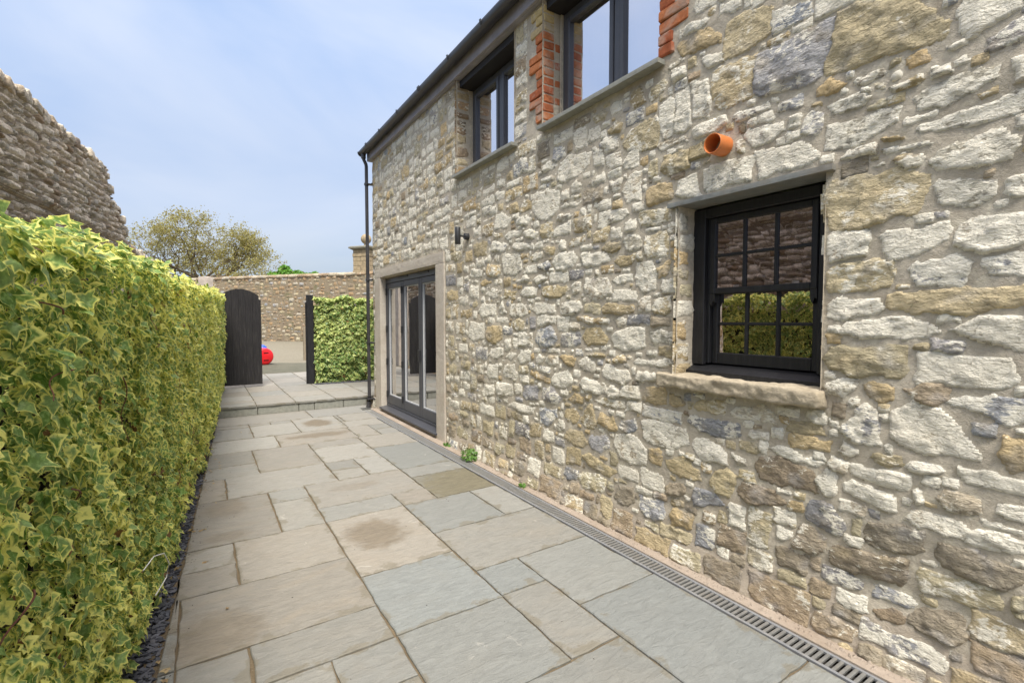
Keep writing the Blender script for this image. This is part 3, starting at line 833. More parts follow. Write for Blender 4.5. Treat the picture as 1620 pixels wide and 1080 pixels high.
TR = '''g 1501,2967 1138,2963 1127,2937 1158,2788 1182,2739 1224,2712 1469,2748 1504,2778
w 1497,2458 1223,2431 1191,2339 1476,2318
t 1107,2985 1039,2986 889,2924 839,2891 716,2742 728,2693 934,2708 1152,2728 1144,2777 1112,2949
w 687,2754 660,2810 518,2732 517,2691 607,2677 643,2665 664,2689
g 594,2623 494,2655 484,2565 569,2570 585,2587
w 705,2644 663,2645 658,2632 700,2625
w 751,2581 698,2578 697,2542 750,2544
w 690,2577 652,2582 646,2565 685,2555
y 847,2657 786,2676 753,2627 770,2612 836,2612
w 1040,2649 937,2662 906,2630 995,2618 1028,2626
y 1203,2669 1142,2697 1092,2651 1116,2635 1205,2637
w 1151,2580 1016,2589 971,2553 1014,2526 1125,2521
w 1145,2475 906,2474 858,2475 866,2407 945,2391 1032,2355 1148,2367
g 1255,2553 1220,2571 1168,2550 1179,2467 1210,2456 1257,2485
w 808,2485 754,2515 610,2526 544,2512 554,2465 685,2421 792,2427
y 904,2563 792,2576 787,2551 878,2535
w 807,2363 692,2369 551,2382 485,2382 483,2321 619,2306 775,2327 799,2343
w 522,2513 490,2518 472,2421 513,2423
w 1011,2606 984,2605 972,2578 1005,2585
w 916,2296 774,2289 758,2278 821,2274 900,2279
y 918,2348 862,2346 854,2334 907,2336
w 741,2194 727,2241 667,2267 536,2268 501,2216 522,2171 510,2139 639,2161 729,2168
w 1077,2311 1060,2328 960,2334 954,2304 1019,2301
y 871,2241 840,2259 777,2238 790,2207 828,2206
t 1139,2149 1122,2205 1017,2205 908,2190 858,2196 756,2152 746,2110 803,2006 966,1986 1098,1975 1125,1986
w 734,2107 719,2126 560,2077 551,2032 621,1994 672,1998 727,2026
w 538,2024 526,2074 475,2087 462,1993 528,2017
w 1134,1947 1104,1976 965,1961 959,1922 973,1848 1118,1838
w 927,1923 891,1943 696,1941 686,1917 698,1873 793,1821 882,1813 906,1859
w 663,1852 653,1933 580,1959 470,1933 460,1840 595,1816
t 1132,1772 1099,1816 871,1803 860,1768 889,1703 985,1683 1121,1693
g 811,1770 732,1797 657,1801 614,1774 616,1708 641,1682 770,1693
g 582,1771 571,1797 488,1803 465,1785 459,1718 553,1725
w 957,2237 920,2252 910,2239 941,2233
t 881,1604 872,1653 788,1667 536,1676 469,1667 459,1610 621,1582 805,1587
w 1127,1568 1122,1622 1059,1647 924,1642 907,1604 954,1577 1056,1548
w 1046,1495 1027,1535 900,1554 799,1554 714,1525 704,1496 768,1471 979,1471
w 656,1509 619,1532 567,1554 458,1554 447,1456 475,1434 556,1456
t 1118,1371 1101,1413 961,1426 815,1430 812,1330 841,1297 1014,1292 1114,1324
w 768,1298 766,1406 684,1405 497,1406 461,1346 500,1294 611,1281 762,1281
y 964,1245 924,1266 850,1253 848,1191 900,1183 955,1208
w 1127,1227 1072,1267 996,1268 1001,1228 1052,1188 1120,1193
g 1045,1022 959,1155 920,1129 895,994 926,974 994,992
w 843,1030 842,1142 760,1204 690,1185 613,1089 562,1017 569,998 734,987 817,1005
g 660,1212 643,1232 530,1258 447,1249 438,1183 496,1156 609,1203
d 805,1246 743,1271 658,1276 665,1223 713,1193 779,1213
w 1072,921 1040,972 981,948 975,917 1020,896
t 933,921 915,944 821,948 810,920 860,897
g 795,911 766,937 687,945 664,928 695,908 765,898
w 625,927 618,958 512,958 437,947 429,903 487,895 599,900
y 511,1040 494,1103 442,1098 433,1017 475,984
w 1159,752 1110,822 1066,820 1061,732 1082,705 1113,696
w 1107,850 1086,883 1025,864 1031,836 1085,828
w 1032,768 1000,791 899,788 831,771 829,708 854,687 947,714 1022,731
w 685,810 658,854 552,847 546,788 586,768 647,782
w 510,812 501,842 434,848 425,783 484,793
w 767,815 753,825 740,781 754,770
w 781,688 746,743 645,736 585,718 609,669 744,670
w 605,676 548,726 486,728 430,728 433,695 495,658 591,658
g 1193,526 1189,650 1086,648 1023,567 1046,518
d 936,540 933,627 822,648 733,644 722,564 788,530 891,512
d 1232,468 1192,498 1107,473 1111,415 1189,369 1258,370
d 1073,375 1068,433 1032,468 934,462 797,495 781,439 799,387 899,392 1017,358
g 1117,278 1109,338 1041,354 930,338 935,296 1033,282
d 673,560 673,631 570,627 448,603 454,562 479,528 566,526 652,528
t 742,469 729,494 669,491 529,510 473,466 487,425 538,415 626,416 716,396
g 891,297 886,332 844,346 763,354 738,330 771,294
d 894,230 811,273 775,254 789,222 861,208
d 775,242 714,324 590,354 583,259 612,230 711,227
d 1131,49 1123,111 1011,128 952,106 968,49 1051,36 1107,26
t 447,463 445,507 416,511 413,438 442,433
w 1744,3301 1732,3366 1611,3316 1618,3282 1739,3287
t 1702,3226 1601,3235 1436,3185 1440,3051 1604,3033 1707,3037 1709,3120
g 1420,3155 1241,3114 1226,3047 1425,3037
w 2012,3364 1803,3316 1812,3289 2010,3299
t 2020,3257 2000,3281 1802,3260 1719,3195 1727,3144 1867,3177 1977,3195
w 1861,3101 1799,3110 1717,3076 1711,3035 1816,3028
w 2071,3133 1976,3135 1959,3060 2048,3054
y 2417,3109 2340,3145 2302,3102 2277,3018 2376,3018 2409,3049
t 2253,3037 2229,3073 2138,3117 2103,3068 2125,3032 2228,3004
w 2622,3097 2594,3127 2503,3113 2496,3042 2593,3037
t 2811,3103 2711,3114 2659,3080 2680,3037 2771,3047
w 2163,2930 2079,2966 2046,2923 2037,2746 2119,2719 2149,2773
w 2025,2958 1942,2969 1913,2747 1948,2725 2021,2736
w 1912,2982 1801,2969 1778,2783 1801,2750 1898,2776
t 1769,2996 1612,2983 1519,2979 1533,2769 1649,2767 1737,2756 1767,2891
w 1907,2695 1887,2722 1691,2724 1677,2676 1753,2645 1886,2650
g 1635,2692 1605,2713 1454,2699 1434,2666 1571,2655 1621,2664
g 1389,2635 1380,2675 1269,2674 1264,2625 1322,2618
w 1561,2568 1537,2591 1363,2576 1347,2521 1442,2501 1527,2489
t 2492,2795 2400,2873 2191,2896 2155,2811 2188,2695 2333,2700
w 2176,2691 2142,2708 1957,2698 1946,2657 2141,2658
w 2817,2883 2692,2815 2676,2707 2791,2717
t 2635,2940 2536,2987 2481,2948 2521,2903 2620,2915
w 3196,2858 3104,2890 2832,2834 2847,2753 2997,2693 3139,2682 3223,2737 3214,2816
w 3453,2891 3351,2912 3253,2861 3291,2825 3432,2843
w 3494,2803 3271,2778 3291,2742 3452,2757
w 3057,2641 2979,2667 2911,2618 2944,2570 3039,2580
w 2854,2593 2798,2644 2676,2655 2667,2581 2813,2573
w 2477,2653 2424,2717 2346,2723 2351,2620 2436,2604
w 2474,2466 2409,2568 2319,2554 2316,2374 2432,2388
w 2608,2516 2601,2565 2496,2550 2495,2490 2557,2479
t 2250,2528 2234,2607 2169,2612 2173,2508 2244,2503
t 2133,2525 2106,2599 1945,2584 1933,2499 2082,2481
t 2254,2398 2231,2439 2059,2426 2057,2329 2241,2321
w 2025,2348 1994,2420 1872,2441 1849,2302 2003,2321
t 2320,2241 2302,2276 2100,2275 2044,2219 2054,2186 2300,2190
w 3624,2684 3370,2677 3213,2630 3212,2490 3368,2424 3536,2466 3601,2566
w 2716,2258 2702,2339 2432,2339 2418,2287 2540,2269 2686,2242
w 2780,2406 2765,2435 2600,2443 2599,2382 2718,2373
w 3250,2391 3212,2432 3029,2410 3064,2371 3192,2370
y 3020,2352 2811,2359 2786,2248 2993,2247
w 3193,2498 3119,2518 2927,2490 2995,2459 3174,2477
w 4277,2497 4221,2615 4112,2623 3956,2540 4033,2458 4249,2464
y 3809,2580 3761,2674 3624,2646 3624,2570 3761,2558
w 3881,2500 3714,2523 3623,2481 3668,2425 3857,2469
w 3737,2359 3646,2389 3503,2336 3557,2294 3691,2313
w 4086,2369 4007,2413 3785,2392 3832,2346 4033,2341
w 3956,2242 3906,2290 3601,2249 3578,2196
g 4335,2289 4278,2354 4033,2293 4086,2231 4306,2257
w 4126,2165 4060,2200 3832,2174 3772,2022 3881,1985 4100,2016
y 3428,2177 3367,2194 3238,2165 3287,2106 3387,2123
w 3210,2174 3173,2227 3099,2205 3116,2138 3181,2135
y 3071,2179 3027,2207 2874,2207 2874,2163 2992,2140 3062,2143
w 3286,2040 3248,2095 3009,2108 2965,2053 3025,1980 3228,1975
w 2914,2047 2889,2077 2653,2050 2608,1993 2759,1961 2888,1978
y 2558,1978 2509,2013 2361,2006 2373,1959 2494,1936
w 2469,2108 2429,2152 2312,2135 2304,2048 2375,2032 2448,2056
y 2684,2085 2610,2117 2496,2102 2510,2063 2595,2048
t 2266,2005 2262,2118 2097,2112 2062,1999 2095,1958 2235,1978
w 2359,1841 2334,1936 2211,1942 2174,1874 2184,1763 2268,1743 2345,1791
t 2174,1892 2061,1927 2070,1847 2150,1825
w 2879,1812 2854,1877 2621,1865 2584,1754 2756,1698 2853,1734
w 2570,1835 2521,1873 2379,1876 2385,1823 2520,1812
w 3033,1821 2989,1853 2921,1848 2928,1771 3015,1763
y 3458,1784 3427,1844 3096,1836 3068,1789 3207,1742 3426,1757
w 3796,1799 3713,1861 3522,1837 3533,1774 3736,1757
y 4087,1770 4060,1839 3856,1829 3881,1749
w 4486,1816 4308,1881 4140,1843 4223,1768
y 4578,1941 4485,1988 4308,1939 4516,1915
y 4439,2036 4394,2135 4167,2099 4181,2001 4365,2008
w 4822,2051 4771,2117 4515,2087 4546,2015 4771,2016
w 3857,1923 3713,1965 3622,1920 3832,1894
w 3599,1918 3491,1948 3365,1914 3512,1887
t 3645,2114 3534,2165 3449,2143 3428,2091 3622,2080
g 3512,2037 3366,2060 3326,2020 3407,1984 3491,1998
w 4611,1637 4548,1712 4251,1712 4238,1603 4549,1583
w 4182,1674 4114,1729 4034,1615 4154,1603
w 3982,1601 3944,1697 3690,1703 3666,1598 3881,1573
w 3587,1636 3533,1705 3265,1691 3245,1612 3532,1603
w 3187,1618 3150,1699 2936,1715 2910,1647 2970,1598 3168,1594
t 2678,1632 2634,1673 2382,1656 2375,1601 2663,1600
t 2193,1622 2171,1678 2067,1684 2055,1620 2088,1593 2169,1599
y 3039,1558 2952,1580 2603,1557 2617,1526 2818,1525
w 2538,1547 2489,1562 2441,1547 2454,1507 2516,1496
w 4828,1354 4792,1529 4487,1515 4488,1349 4777,1316
y 4427,1396 4397,1471 4141,1489 4114,1362 4253,1306 4398,1338
t 3931,1505 3856,1559 3713,1546 3736,1454 3881,1451
g 3531,1355 3510,1458 3303,1486 3224,1403 3282,1328 3488,1313
g 3166,1357 3148,1429 2934,1451 2925,1367 3073,1314 3157,1328
y 2891,1413 2834,1481 2692,1488 2616,1411 2660,1367 2849,1348
w 2579,1402 2544,1465 2277,1489 2262,1365 2431,1326 2557,1351
w 2203,1462 2109,1483 2075,1465 2085,1401 2190,1387
w 4384,1174 4339,1251 4088,1264 4061,1195 4282,1144
w 4035,1182 3931,1244 3868,1220 3931,1147
w 3832,1182 3759,1267 3620,1261 3620,1170 3783,1138
w 3520,1203 3445,1245 3382,1224 3424,1159 3509,1159
w 3392,1186 3321,1241 3203,1236 3203,1176 3281,1146
y 3203,1236 3055,1269 2984,1239 3018,1173 3109,1183
w 2949,1218 2865,1258 2751,1211 2766,1155 2863,1135 2948,1173
y 2832,1271 2752,1298 2622,1290 2659,1266
y 2570,1256 2471,1289 2443,1255 2555,1236
w 2673,1153 2628,1210 2415,1187 2388,1139 2455,1081 2510,1085 2657,1122
w 2356,1251 2324,1273 2083,1290 2054,1265 2105,1238 2298,1236
w 2322,1136 2317,1186 2127,1189 2115,1148 2284,1125
y 3631,1052 3597,1087 3320,1044 3340,992 3530,1016
w 3290,1023 3241,1088 3072,1139 3017,1052 3089,979 3240,979
w 2930,1038 2863,1091 2656,1069 2611,1011 2748,982 2862,1001
w 2625,998 2582,1056 2496,1036 2509,987 2596,981
w 2474,1008 2468,1070 2321,1077 2307,1000 2412,985
y 2269,1015 2246,1086 2103,1103 2084,1003 2171,986 2256,988
y 2050,1008 2045,1073 1969,1070 1931,1017 2022,994
w 4697,982 4680,1054 4505,1060 4521,967
w 4415,947 4399,1069 4197,1099 4211,953 4370,929
w 4101,1007 4061,1096 3881,1124 3819,1020 3881,959 4061,976
w 4226,806 4212,909 3931,926 3906,805 4170,777
w 4538,766 4491,856 4283,872 4269,771 4492,734
g 3735,828 3711,924 3508,954 3497,828 3688,794
g 3433,868 3423,945 3280,963 3172,879 3220,824 3360,828
y 3088,891 2981,952 2878,932 2911,876 3016,866
t 2763,914 2748,944 2453,959 2438,911 2654,898
w 2431,901 2412,965 2300,971 2306,916
y 3134,742 3106,806 2980,826 2927,765 2997,701 3087,697
t 2927,743 2844,847 2795,888 2722,757 2761,700 2859,698
y 2714,769 2684,840 2550,830 2513,743 2578,725 2699,750
g 2485,759 2465,814 2344,866 2310,782 2395,746
w 3983,696 3931,746 3551,749 3573,680 3782,673
g 3485,631 3464,750 3239,785 3219,715 3359,616
w 2259,753 2271,841 2189,863 1935,857 1898,768 2022,717 2146,705 2238,741
y 1852,1018 1844,1049 1671,1067 1640,1017 1661,992 1827,1001
w 1610,1021 1583,1059 1433,1082 1362,1024 1374,997 1511,992 1596,1004
g 1905,914 1876,949 1683,954 1573,947 1565,902 1636,867 1824,871
w 1864,775 1857,828 1782,829 1642,783 1640,708 1788,698 1846,721
y 2077,634 1940,676 1819,632 1793,560 1956,551 2057,577
w 1598,780 1520,765 1512,727 1568,733
w 1509,906 1496,932 1411,939 1410,908 1489,897
t 1297,980 1272,1022 1149,1027 1127,990 1202,981
w 1383,862 1334,886 1268,858 1144,841 1154,815 1232,824 1315,828
d 1465,746 1440,798 1339,816 1186,783 1156,696 1275,678 1437,682
y 1741,568 1707,634 1632,682 1588,653 1589,564 1621,513 1705,529
g 1858,452 1833,504 1712,505 1643,464 1848,396
d 1564,572 1524,637 1359,622 1309,587 1453,527 1535,540
d 2064,442 1955,506 1901,491 1936,443 2045,409
t 3110,563 3065,642 2904,663 2833,574 2888,524 3019,524
g 2819,596 2793,648 2624,682 2586,593 2686,524 2791,537
w 2538,638 2527,702 2355,737 2343,681 2247,661 2245,555 2385,528 2489,554
y 2887,448 2818,493 2535,429 2595,368 2790,388
t 2936,282 2872,338 2632,339 2644,237 2815,212 2928,236
d 2532,235 2486,329 2350,360 2343,261 2438,205
g 2272,243 2273,317 2091,335 2071,255 2148,196 2240,221
y 2024,287 1979,333 1855,330 1871,243 1995,227
g 3139,256 3093,319 2943,319 2957,247 3062,228'''
stones = []
cell = .01
U0, Z0 = -1.5, 0.0
free = np.ones((int(4.30/cell), int((UE-U0)/cell)), bool)
def block(a, b, c, d):
    free[max(0, int((c-Z0)/cell)):max(0, int(round((d-Z0)/cell))), max(0, int((a-U0)/cell)):max(0, int(round((b-U0)/cell)))] = False
for o_ in OPEN: block(*o_)
block(5.47, 8.30, 0, 2.41)                     # render surround
block(1.09, 2.07, 2.24, 2.298); block(1.11, 2.09, 1.11, 1.215)
block(3.84, 5.13, 3.16, 3.24); block(2.12, 3.44, 3.16, 3.24)
block(3.42, 3.69, 3.2, 4.33); block(1.93, 2.165, 3.2, 4.33)
block(1.62, 1.755, 2.475, 2.62); block(4.80, 4.93, 2.40, 2.56)
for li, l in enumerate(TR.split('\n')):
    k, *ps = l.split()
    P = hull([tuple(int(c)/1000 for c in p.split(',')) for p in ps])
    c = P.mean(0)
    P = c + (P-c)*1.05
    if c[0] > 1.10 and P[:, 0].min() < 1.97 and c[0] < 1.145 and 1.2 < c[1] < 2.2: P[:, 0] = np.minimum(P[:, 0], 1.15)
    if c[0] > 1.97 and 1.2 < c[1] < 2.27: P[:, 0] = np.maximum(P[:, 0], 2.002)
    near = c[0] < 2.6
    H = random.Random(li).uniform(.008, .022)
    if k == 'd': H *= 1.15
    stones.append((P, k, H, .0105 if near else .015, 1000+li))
    a0 = np.maximum(0, ((P.min(0) - (U0, Z0))/cell).astype(int)-2); a1 = ((P.max(0) - (U0, Z0))/cell).astype(int)+3
    if a1[0] <= 0: continue
    gx, gy = np.meshgrid(np.arange(a0[0], a1[0]), np.arange(a0[1], a1[1]))
    ins = edge_dist(P, U0+(gx+.5)*cell, Z0+(gy+.5)*cell) > -.004
    sub = free[a0[1]:a1[1], a0[0]:a1[0]]
    sub[ins[:sub.shape[0], :sub.shape[1]]] = False
ntr = len(stones)
PA = [(9000, (.17, .34), (.10, .18), .11, .07, .010), (14000, (.10, .22), (.06, .12), .07, .045, .008), (26000, (.05, .14), (.035, .08), .035, .026, .006)]
rr = random.Random(5)
for i, (a0, b0, a1, b1) in enumerate(pack(free, cell, PA, 11)):
    P = rect_poly(U0+a0, Z0+b0, U0+a1, Z0+b1, rr)
    if len(P) < 3: continue
    c = P.mean(0)
    x = rr.random()
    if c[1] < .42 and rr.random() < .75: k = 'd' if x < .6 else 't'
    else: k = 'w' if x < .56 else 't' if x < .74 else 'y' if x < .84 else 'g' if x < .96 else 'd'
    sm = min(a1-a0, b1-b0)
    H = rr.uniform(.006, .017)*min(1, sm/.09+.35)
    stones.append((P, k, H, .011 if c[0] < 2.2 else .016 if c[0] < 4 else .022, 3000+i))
def sc_house(st):
    c = st[0].mean(0); s = (st[0].max(0)-st[0].min(0))
    if c[0] < .35: return -1
    d = c[0]*.84 + WX*.54
    return s[0]*s[1]/(d*d)*min(1, WX/d*1.4)
build_stones(stones, FH, M['stone'], wall, sc_house, 255, off=wall_off, mort=lambda X, Y: mort_n(X, Y, 1.0, 3))

# reveals: mortar faces and jamb stones on the far side of each opening
def reveal(u, z0, z1, depth, mat_key='stone', keys='wtyt', stoned=True):
    fr = Frame((WX-.012, u, 0), (1, 0, 0), (0, 0, 1), (0, -1, 0))
    A = np.linspace(-.014, depth+.02, 10); B = np.linspace(z0-.02, z1, int((z1-z0)/.03)+2)
    V, F = mortar_mesh(fr, A, B, lambda x, y: np.zeros(x.shape, bool), .6, 8)
    link('reveal', npmesh('reveal', V-wl, F, True, None, M['mortar']), None, house, tuple(wl))
    if not stoned: return
    z = z0+.01; q = random.Random(int(u*100)); st = []
    while z < z1-.05:
        h = q.uniform(.055, .14)
        st.append((rect_poly(-.004, z, depth*q.uniform(.55, .95), min(z+h, z1-.01), q), q.choice(keys), q.uniform(.006, .014), .016, int(u*1000+z*100)))
        z += h+q.uniform(.012, .03)
    build_stones(st, fr, M['stone'], house, lambda s_: -1, 0, stuff_name='jamb_stones')
reveal(1.984, 1.20, 2.262, .15, keys='wtty')
reveal(5.082, 3.225, 4.30, .19, keys='yotb')
reveal(3.42, 3.225, 4.30, .20, stoned=False)
# near jambs and heads, plain mortar returns
for (a, b, c, d), dp in zip(OPEN, (.10, .17, .2, .2)):
  for q_ in range(3):
    rv = MB()
    if q_ == 0: rv.add([(WX-.004, a, c), (WX+dp+.02, a, c), (WX+dp+.02, a, d), (WX-.004, a, d)], [(0, 1, 2, 3)])
    if q_ == 1: rv.add([(WX-.004, a, c), (WX+dp+.02, a, c), (WX+dp+.02, b, c), (WX-.004, b, c)], [(0, 1, 2, 3)])
    if q_ == 2: rv.add([(WX-.004, a, d), (WX+dp+.02, a, d), (WX+dp+.02, b, d), (WX-.004, b, d)], [(0, 1, 2, 3)])
    rv.build(('jamb_return', 'sill_return', 'head_return')[q_], M['mortar'], house)

# body of the house behind the wall face
sh = MB()
XB = 7.6
sh.add([(WX+.05, UE-.02, -.05), (XB, UE-.02, -.05), (XB, UE-.02, 4.4), (5.0, UE-.02, 6.6), (WX+.05, UE-.02, 4.4)], [(0, 1, 2, 3, 4)])
sh.add([(WX+.05, -1.58, -.05), (XB, -1.58, -.05), (XB, -1.58, 4.4), (5.0, -1.58, 6.6), (WX+.05, -1.58, 4.4)], [(0, 1, 2, 3, 4)])
sh.add([(XB, -1.58, -.05), (XB, UE-.02, -.05), (XB, UE-.02, 4.4), (XB, -1.58, 4.4)], [(0, 1, 2, 3)])
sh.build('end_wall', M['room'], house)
rf = MB()
rf.add([(2.40, -1.8, 4.50), (2.40, UE+.12, 4.50), (5.0, UE+.12, 6.68), (5.0, -1.8, 6.68)], [(0, 1, 2, 3)])
rf.add([(7.7, -1.8, 4.42), (7.7, UE+.12, 4.42), (5.0, UE+.12, 6.68), (5.0, -1.8, 6.68)], [(0, 1, 2, 3)])
rf.add([(2.40, -1.8, 4.46), (2.40, UE+.12, 4.46), (5.0, UE+.12, 6.64), (5.0, -1.8, 6.64)], [(0, 1, 2, 3)])
rf.build('roof', M['roof_slate'], house)
fl = MB()
fl.box(WX+.08, XB, -1.55, UE-.05, .06, .10); fl.box(WX+.12, XB, -1.55, UE-.05, 2.72, 2.8)
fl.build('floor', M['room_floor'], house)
pt = MB()
pt.box(5.2, 5.3, -1.55, UE-.05, .1, 2.72); pt.box(5.2, 5.3, -1.55, UE-.05, 2.8, 4.4); pt.box(2.75, 5.2, 3.3, 3.4, .1, 2.72)
pt.box(2.72, 5.2, -1.5, UE-.05, 4.34, 4.39)
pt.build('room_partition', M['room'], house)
rb = MB()
rb.box(5.16, 5.196, 6.2, 7.1, .1, 2.1); rb.box(4.2, 5.0, 5.4, 6.0, .1, .85)
rb.build('room_furniture', M['anthracite'], house)

# brick jambs of the upper right window
def brick(u0, u1, z0, x0, x1, key):
    dz = .066
    mb = MB(); j = lambda: random.uniform(-.004, .004)
    mb.box(x0+j()*1.5, x1, u0, u1, z0, z0+dz+j()*.5, .007)
    c = Vector(((x0+x1)/2, (u0+u1)/2, z0+dz/2))
    vs = []
    for v in mb.v:
        v = Vector(v)-c
        vs.append(tuple(v+c+Vector((random.uniform(-.003, .003), random.uniform(-.003, .003), random.uniform(-.002, .002)))))
    mb.v = vs
    o = mb.build('brick', M['brick_yellow' if key == 'y' else 'brick_red'], wall, tuple(c))
    o.rotation_euler = (random.uniform(-.02, .02), random.uniform(-.02, .02), random.uniform(-.03, .03))
z = 3.215; i = 0
pat = [.05, .12, .12, .22, .22, .11, .12, .22, .22, .12, .12, .20, .12, .20]
while z < 4.26:
    L = pat[i % len(pat)]
    key = 'y' if z > 3.98 else 'r'
    brick(3.42-.006, 3.42+L, z, WX-.013, WX+.10, key)
    if i % 2 and z < 3.98: brick(3.42-.004, 3.42+.06, z, WX+.108, WX+.17, key)
    z += .076; i += 1
z = 3.245; i = 0
pat = [.11, .10, .215, .215, .11, .215, .11, .215, .215, .11]
while z < 4.26:
    L = pat[i % len(pat)]
    brick(2.165-L, 2.165+.006, z, WX-.014, WX+.10, 'r')
    z += .076; i += 1

# sash window
def sash_window():
    w = empty('sash_window'); w.parent = house; w.location = Vector((2.64, 1.57, 1.7)) - Vector(house.location)
    f = MB(); x0, x1 = 2.632, 2.74
    f.box(x0, x1, 1.865, 1.985, 1.27, 2.235, .004); f.box(x0, x1, 1.12, 1.205, 1.27, 2.235, .004)
    f.box(x0-.002, x1, 1.205, 1.865, 2.175, 2.235, .004)
    f.box(x0+.03, x1, 1.845, 1.865, 1.28, 2.175, .003); f.box(x0+.03, x1, 1.205, 1.222, 1.28, 2.175, .003)
    f.build('box_frame', M['black_timber'], w)
    s = MB(); s.prism([(2.565, 1.208), (2.74, 1.222), (2.74, 1.275), (2.63, 1.262), (2.565, 1.238)], 'y', 1.13, 2.02)
    s.build('timber_sill', M['black_timber'], w)
    for (xs, z0, z1, nm) in ((2.655, 1.71, 2.172, 'upper_sash'), (2.69, 1.278, 1.742, 'lower_sash')):
        b = MB(); xa, xb = xs, xs+.034
        st = .034; tr = .035 if nm == 'upper_sash' else .036; br = .036 if nm == 'upper_sash' else .07
        ya, yb = 1.223, 1.844
        b.box(xa, xb, ya, ya+st, z0, z1, .004); b.box(xa, xb, yb-st, yb, z0, z1, .004)
        b.box(xa+.001, xb, ya+st, yb-st, z1-tr, z1, .004); b.box(xa+.001, xb, ya+st, yb-st, z0, z0+br, .004)
        if nm == 'upper_sash':
            for yy in (ya, yb-st): b.prism([(yy, z0), (yy+st, z0), (yy+st, z0-.05), (yy+st*.6, z0-.075), (yy+st*.3, z0-.04), (yy, z0-.055)], 'x', xa+.002, xb)
        sash = b.build(nm, M['black_timber'], w)
        gy0, gy1, gz0, gz1 = ya+st, yb-st, z0+br, z1-tr
        bars = MB(); t = .009
        for k in (1, 2):
            yy = gy0+(gy1-gy0)*k/3; bars.box(xa+.004, xb-.004, yy-t, yy+t, gz0, gz1, .003)
        zz = (gz0+gz1)/2
        for k in range(3):
            a = gy0+(gy1-gy0)*k/3 + (t if k else 0); c = gy0+(gy1-gy0)*(k+1)/3 - (t if k < 2 else 0)
            bars.box(xa+.005, xb-.005, a, c, zz-t, zz+t, .003)
        bars.build('glazing_bar', M['black_timber'], w)
        for k in range(3):
            for (p, q) in ((gz0, zz-t), (zz+t, gz1)):
                a = gy0+(gy1-gy0)*k/3 + (t if k else 0); c = gy0+(gy1-gy0)*(k+1)/3 - (t if k < 2 else 0)
                pm = MB(); dx = random.uniform(-.0012, .0012); xm = (xa+xb)/2
                pm.add([(xm+dx, a, p), (xm-dx, c, p), (xm-dx*.5, c, q), (xm+dx*.4, a, q), (xm+.004+dx, a, p), (xm+.004-dx, c, p), (xm+.004-dx*.5, c, q), (xm+.004+dx*.4, a, q)],
                       [(0, 1, 2, 3), (7, 6, 5, 4), (0, 1, 5, 4), (1, 2, 6, 5), (2, 3, 7, 6), (3, 0, 4, 7)])
                pm.build('pane', M['glass_sash'], w)
    lt = MB()
    for yy in (1.34, 1.68): lt.box(2.675, 2.70, yy-.02, yy+.02, 1.745, 1.762, .003)
    lt.build('sash_catch', M['wire'], w)
    rmk = MB(); rmk.box(2.80, 2.82, 1.0, 2.1, 1.1, 1.22); rmk.build('inner_sill', M['dark'], w)
    return w
sw = sash_window()
sw.location = Vector((2.64*1.021, 1.57*1.021, CAM_H+(1.7-CAM_H)*1.021)) - Vector(house.location)
sw.scale = (1.021,)*3
# slate lintel and sandstone sill of the sash window
def rough_block(name, x0, x1, y0, y1, z0, z1, mat, amp, seed, parent, res=.02, rnd=.12):
    """a stone slab with worn, uneven faces"""
    import bmesh
    bm = bmesh.new()
    nx, ny, nz_ = [max(2, int((b-a)/res)) for a, b in ((x0, x1), (y0, y1), (z0, z1))]
    vm = {}
    def vert(i, j, k):
        key = (i, j, k)
        if key not in vm:
            vm[key] = bm.verts.new((x0+(x1-x0)*i/nx, y0+(y1-y0)*j/ny, z0+(z1-z0)*k/nz_))
        return vm[key]
    for j in range(ny):
        for k in range(nz_):
            for i in (0, nx):
                bm.faces.new([vert(i, j, k), vert(i, j+1, k), vert(i, j+1, k+1), vert(i, j, k+1)])
    for i in range(nx):
        for k in range(nz_):
            for j in (0, ny):
                bm.faces.new([vert(i, j, k), vert(i+1, j, k), vert(i+1, j, k+1), vert(i, j, k+1)])
    for i in range(nx):
        for j in range(ny):
            for k in (0, nz_):
                bm.faces.new([vert(i, j, k), vert(i+1, j, k), vert(i+1, j+1, k), vert(i, j+1, k)])
    cx, cy, cz = (x0+x1)/2, (y0+y1)/2, (z0+z1)/2
    hx, hy, hz = (x1-x0)/2, (y1-y0)/2, (z1-z0)/2
    r = min(hx, hz)*rnd
    P = np.array([v.co[:] for v in bm.verts])
    nz1 = fbm(P[:, 1]*9+P[:, 0]*5, P[:, 2]*22+P[:, 0]*7, 3, seed)-.5
    nz2 = fbm(P[:, 1]*30, P[:, 2]*60+P[:, 0]*30, 2, seed+2)-.5
    for v, a, b in zip(bm.verts, nz1, nz2):
        lx, ly, lz = v.co.x-cx, v.co.y-cy, v.co.z-cz
        # round the long edges
        ex = max(0, abs(lx)-(hx-r)); ez = max(0, abs(lz)-(hz-r)); ey = max(0, abs(ly)-(hy-r))
        q = math.sqrt(ex*ex+ez*ez+ey*ey)
        if q > r:
            s_ = r/q
            v.co.x = cx+math.copysign(hx-r+ex*s_, lx) if ex > 0 else v.co.x
            v.co.z = cz+math.copysign(hz-r+ez*s_, lz) if ez > 0 else v.co.z
            v.co.y = cy+math.copysign(hy-r+ey*s_, ly) if ey > 0 else v.co.y
        d = Vector((v.co.x-cx, (v.co.y-cy)*.1, (v.co.z-cz)*2)).normalized()
        v.co += d*(a*amp*2+b*amp*.8)
    bmesh.ops.recalc_face_normals(bm, faces=bm.faces)
    me = bpy.data.meshes.new(name)
    o_ = Vector((cx, cy, cz))
    for v in bm.verts: v.co -= o_
    bm.to_mesh(me); bm.free()
    me.polygons.foreach_set('use_smooth', np.full(len(me.polygons), rnd > .15, bool))
    me.materials.append(mat)
    return link(name, me, None, parent, tuple(o_))
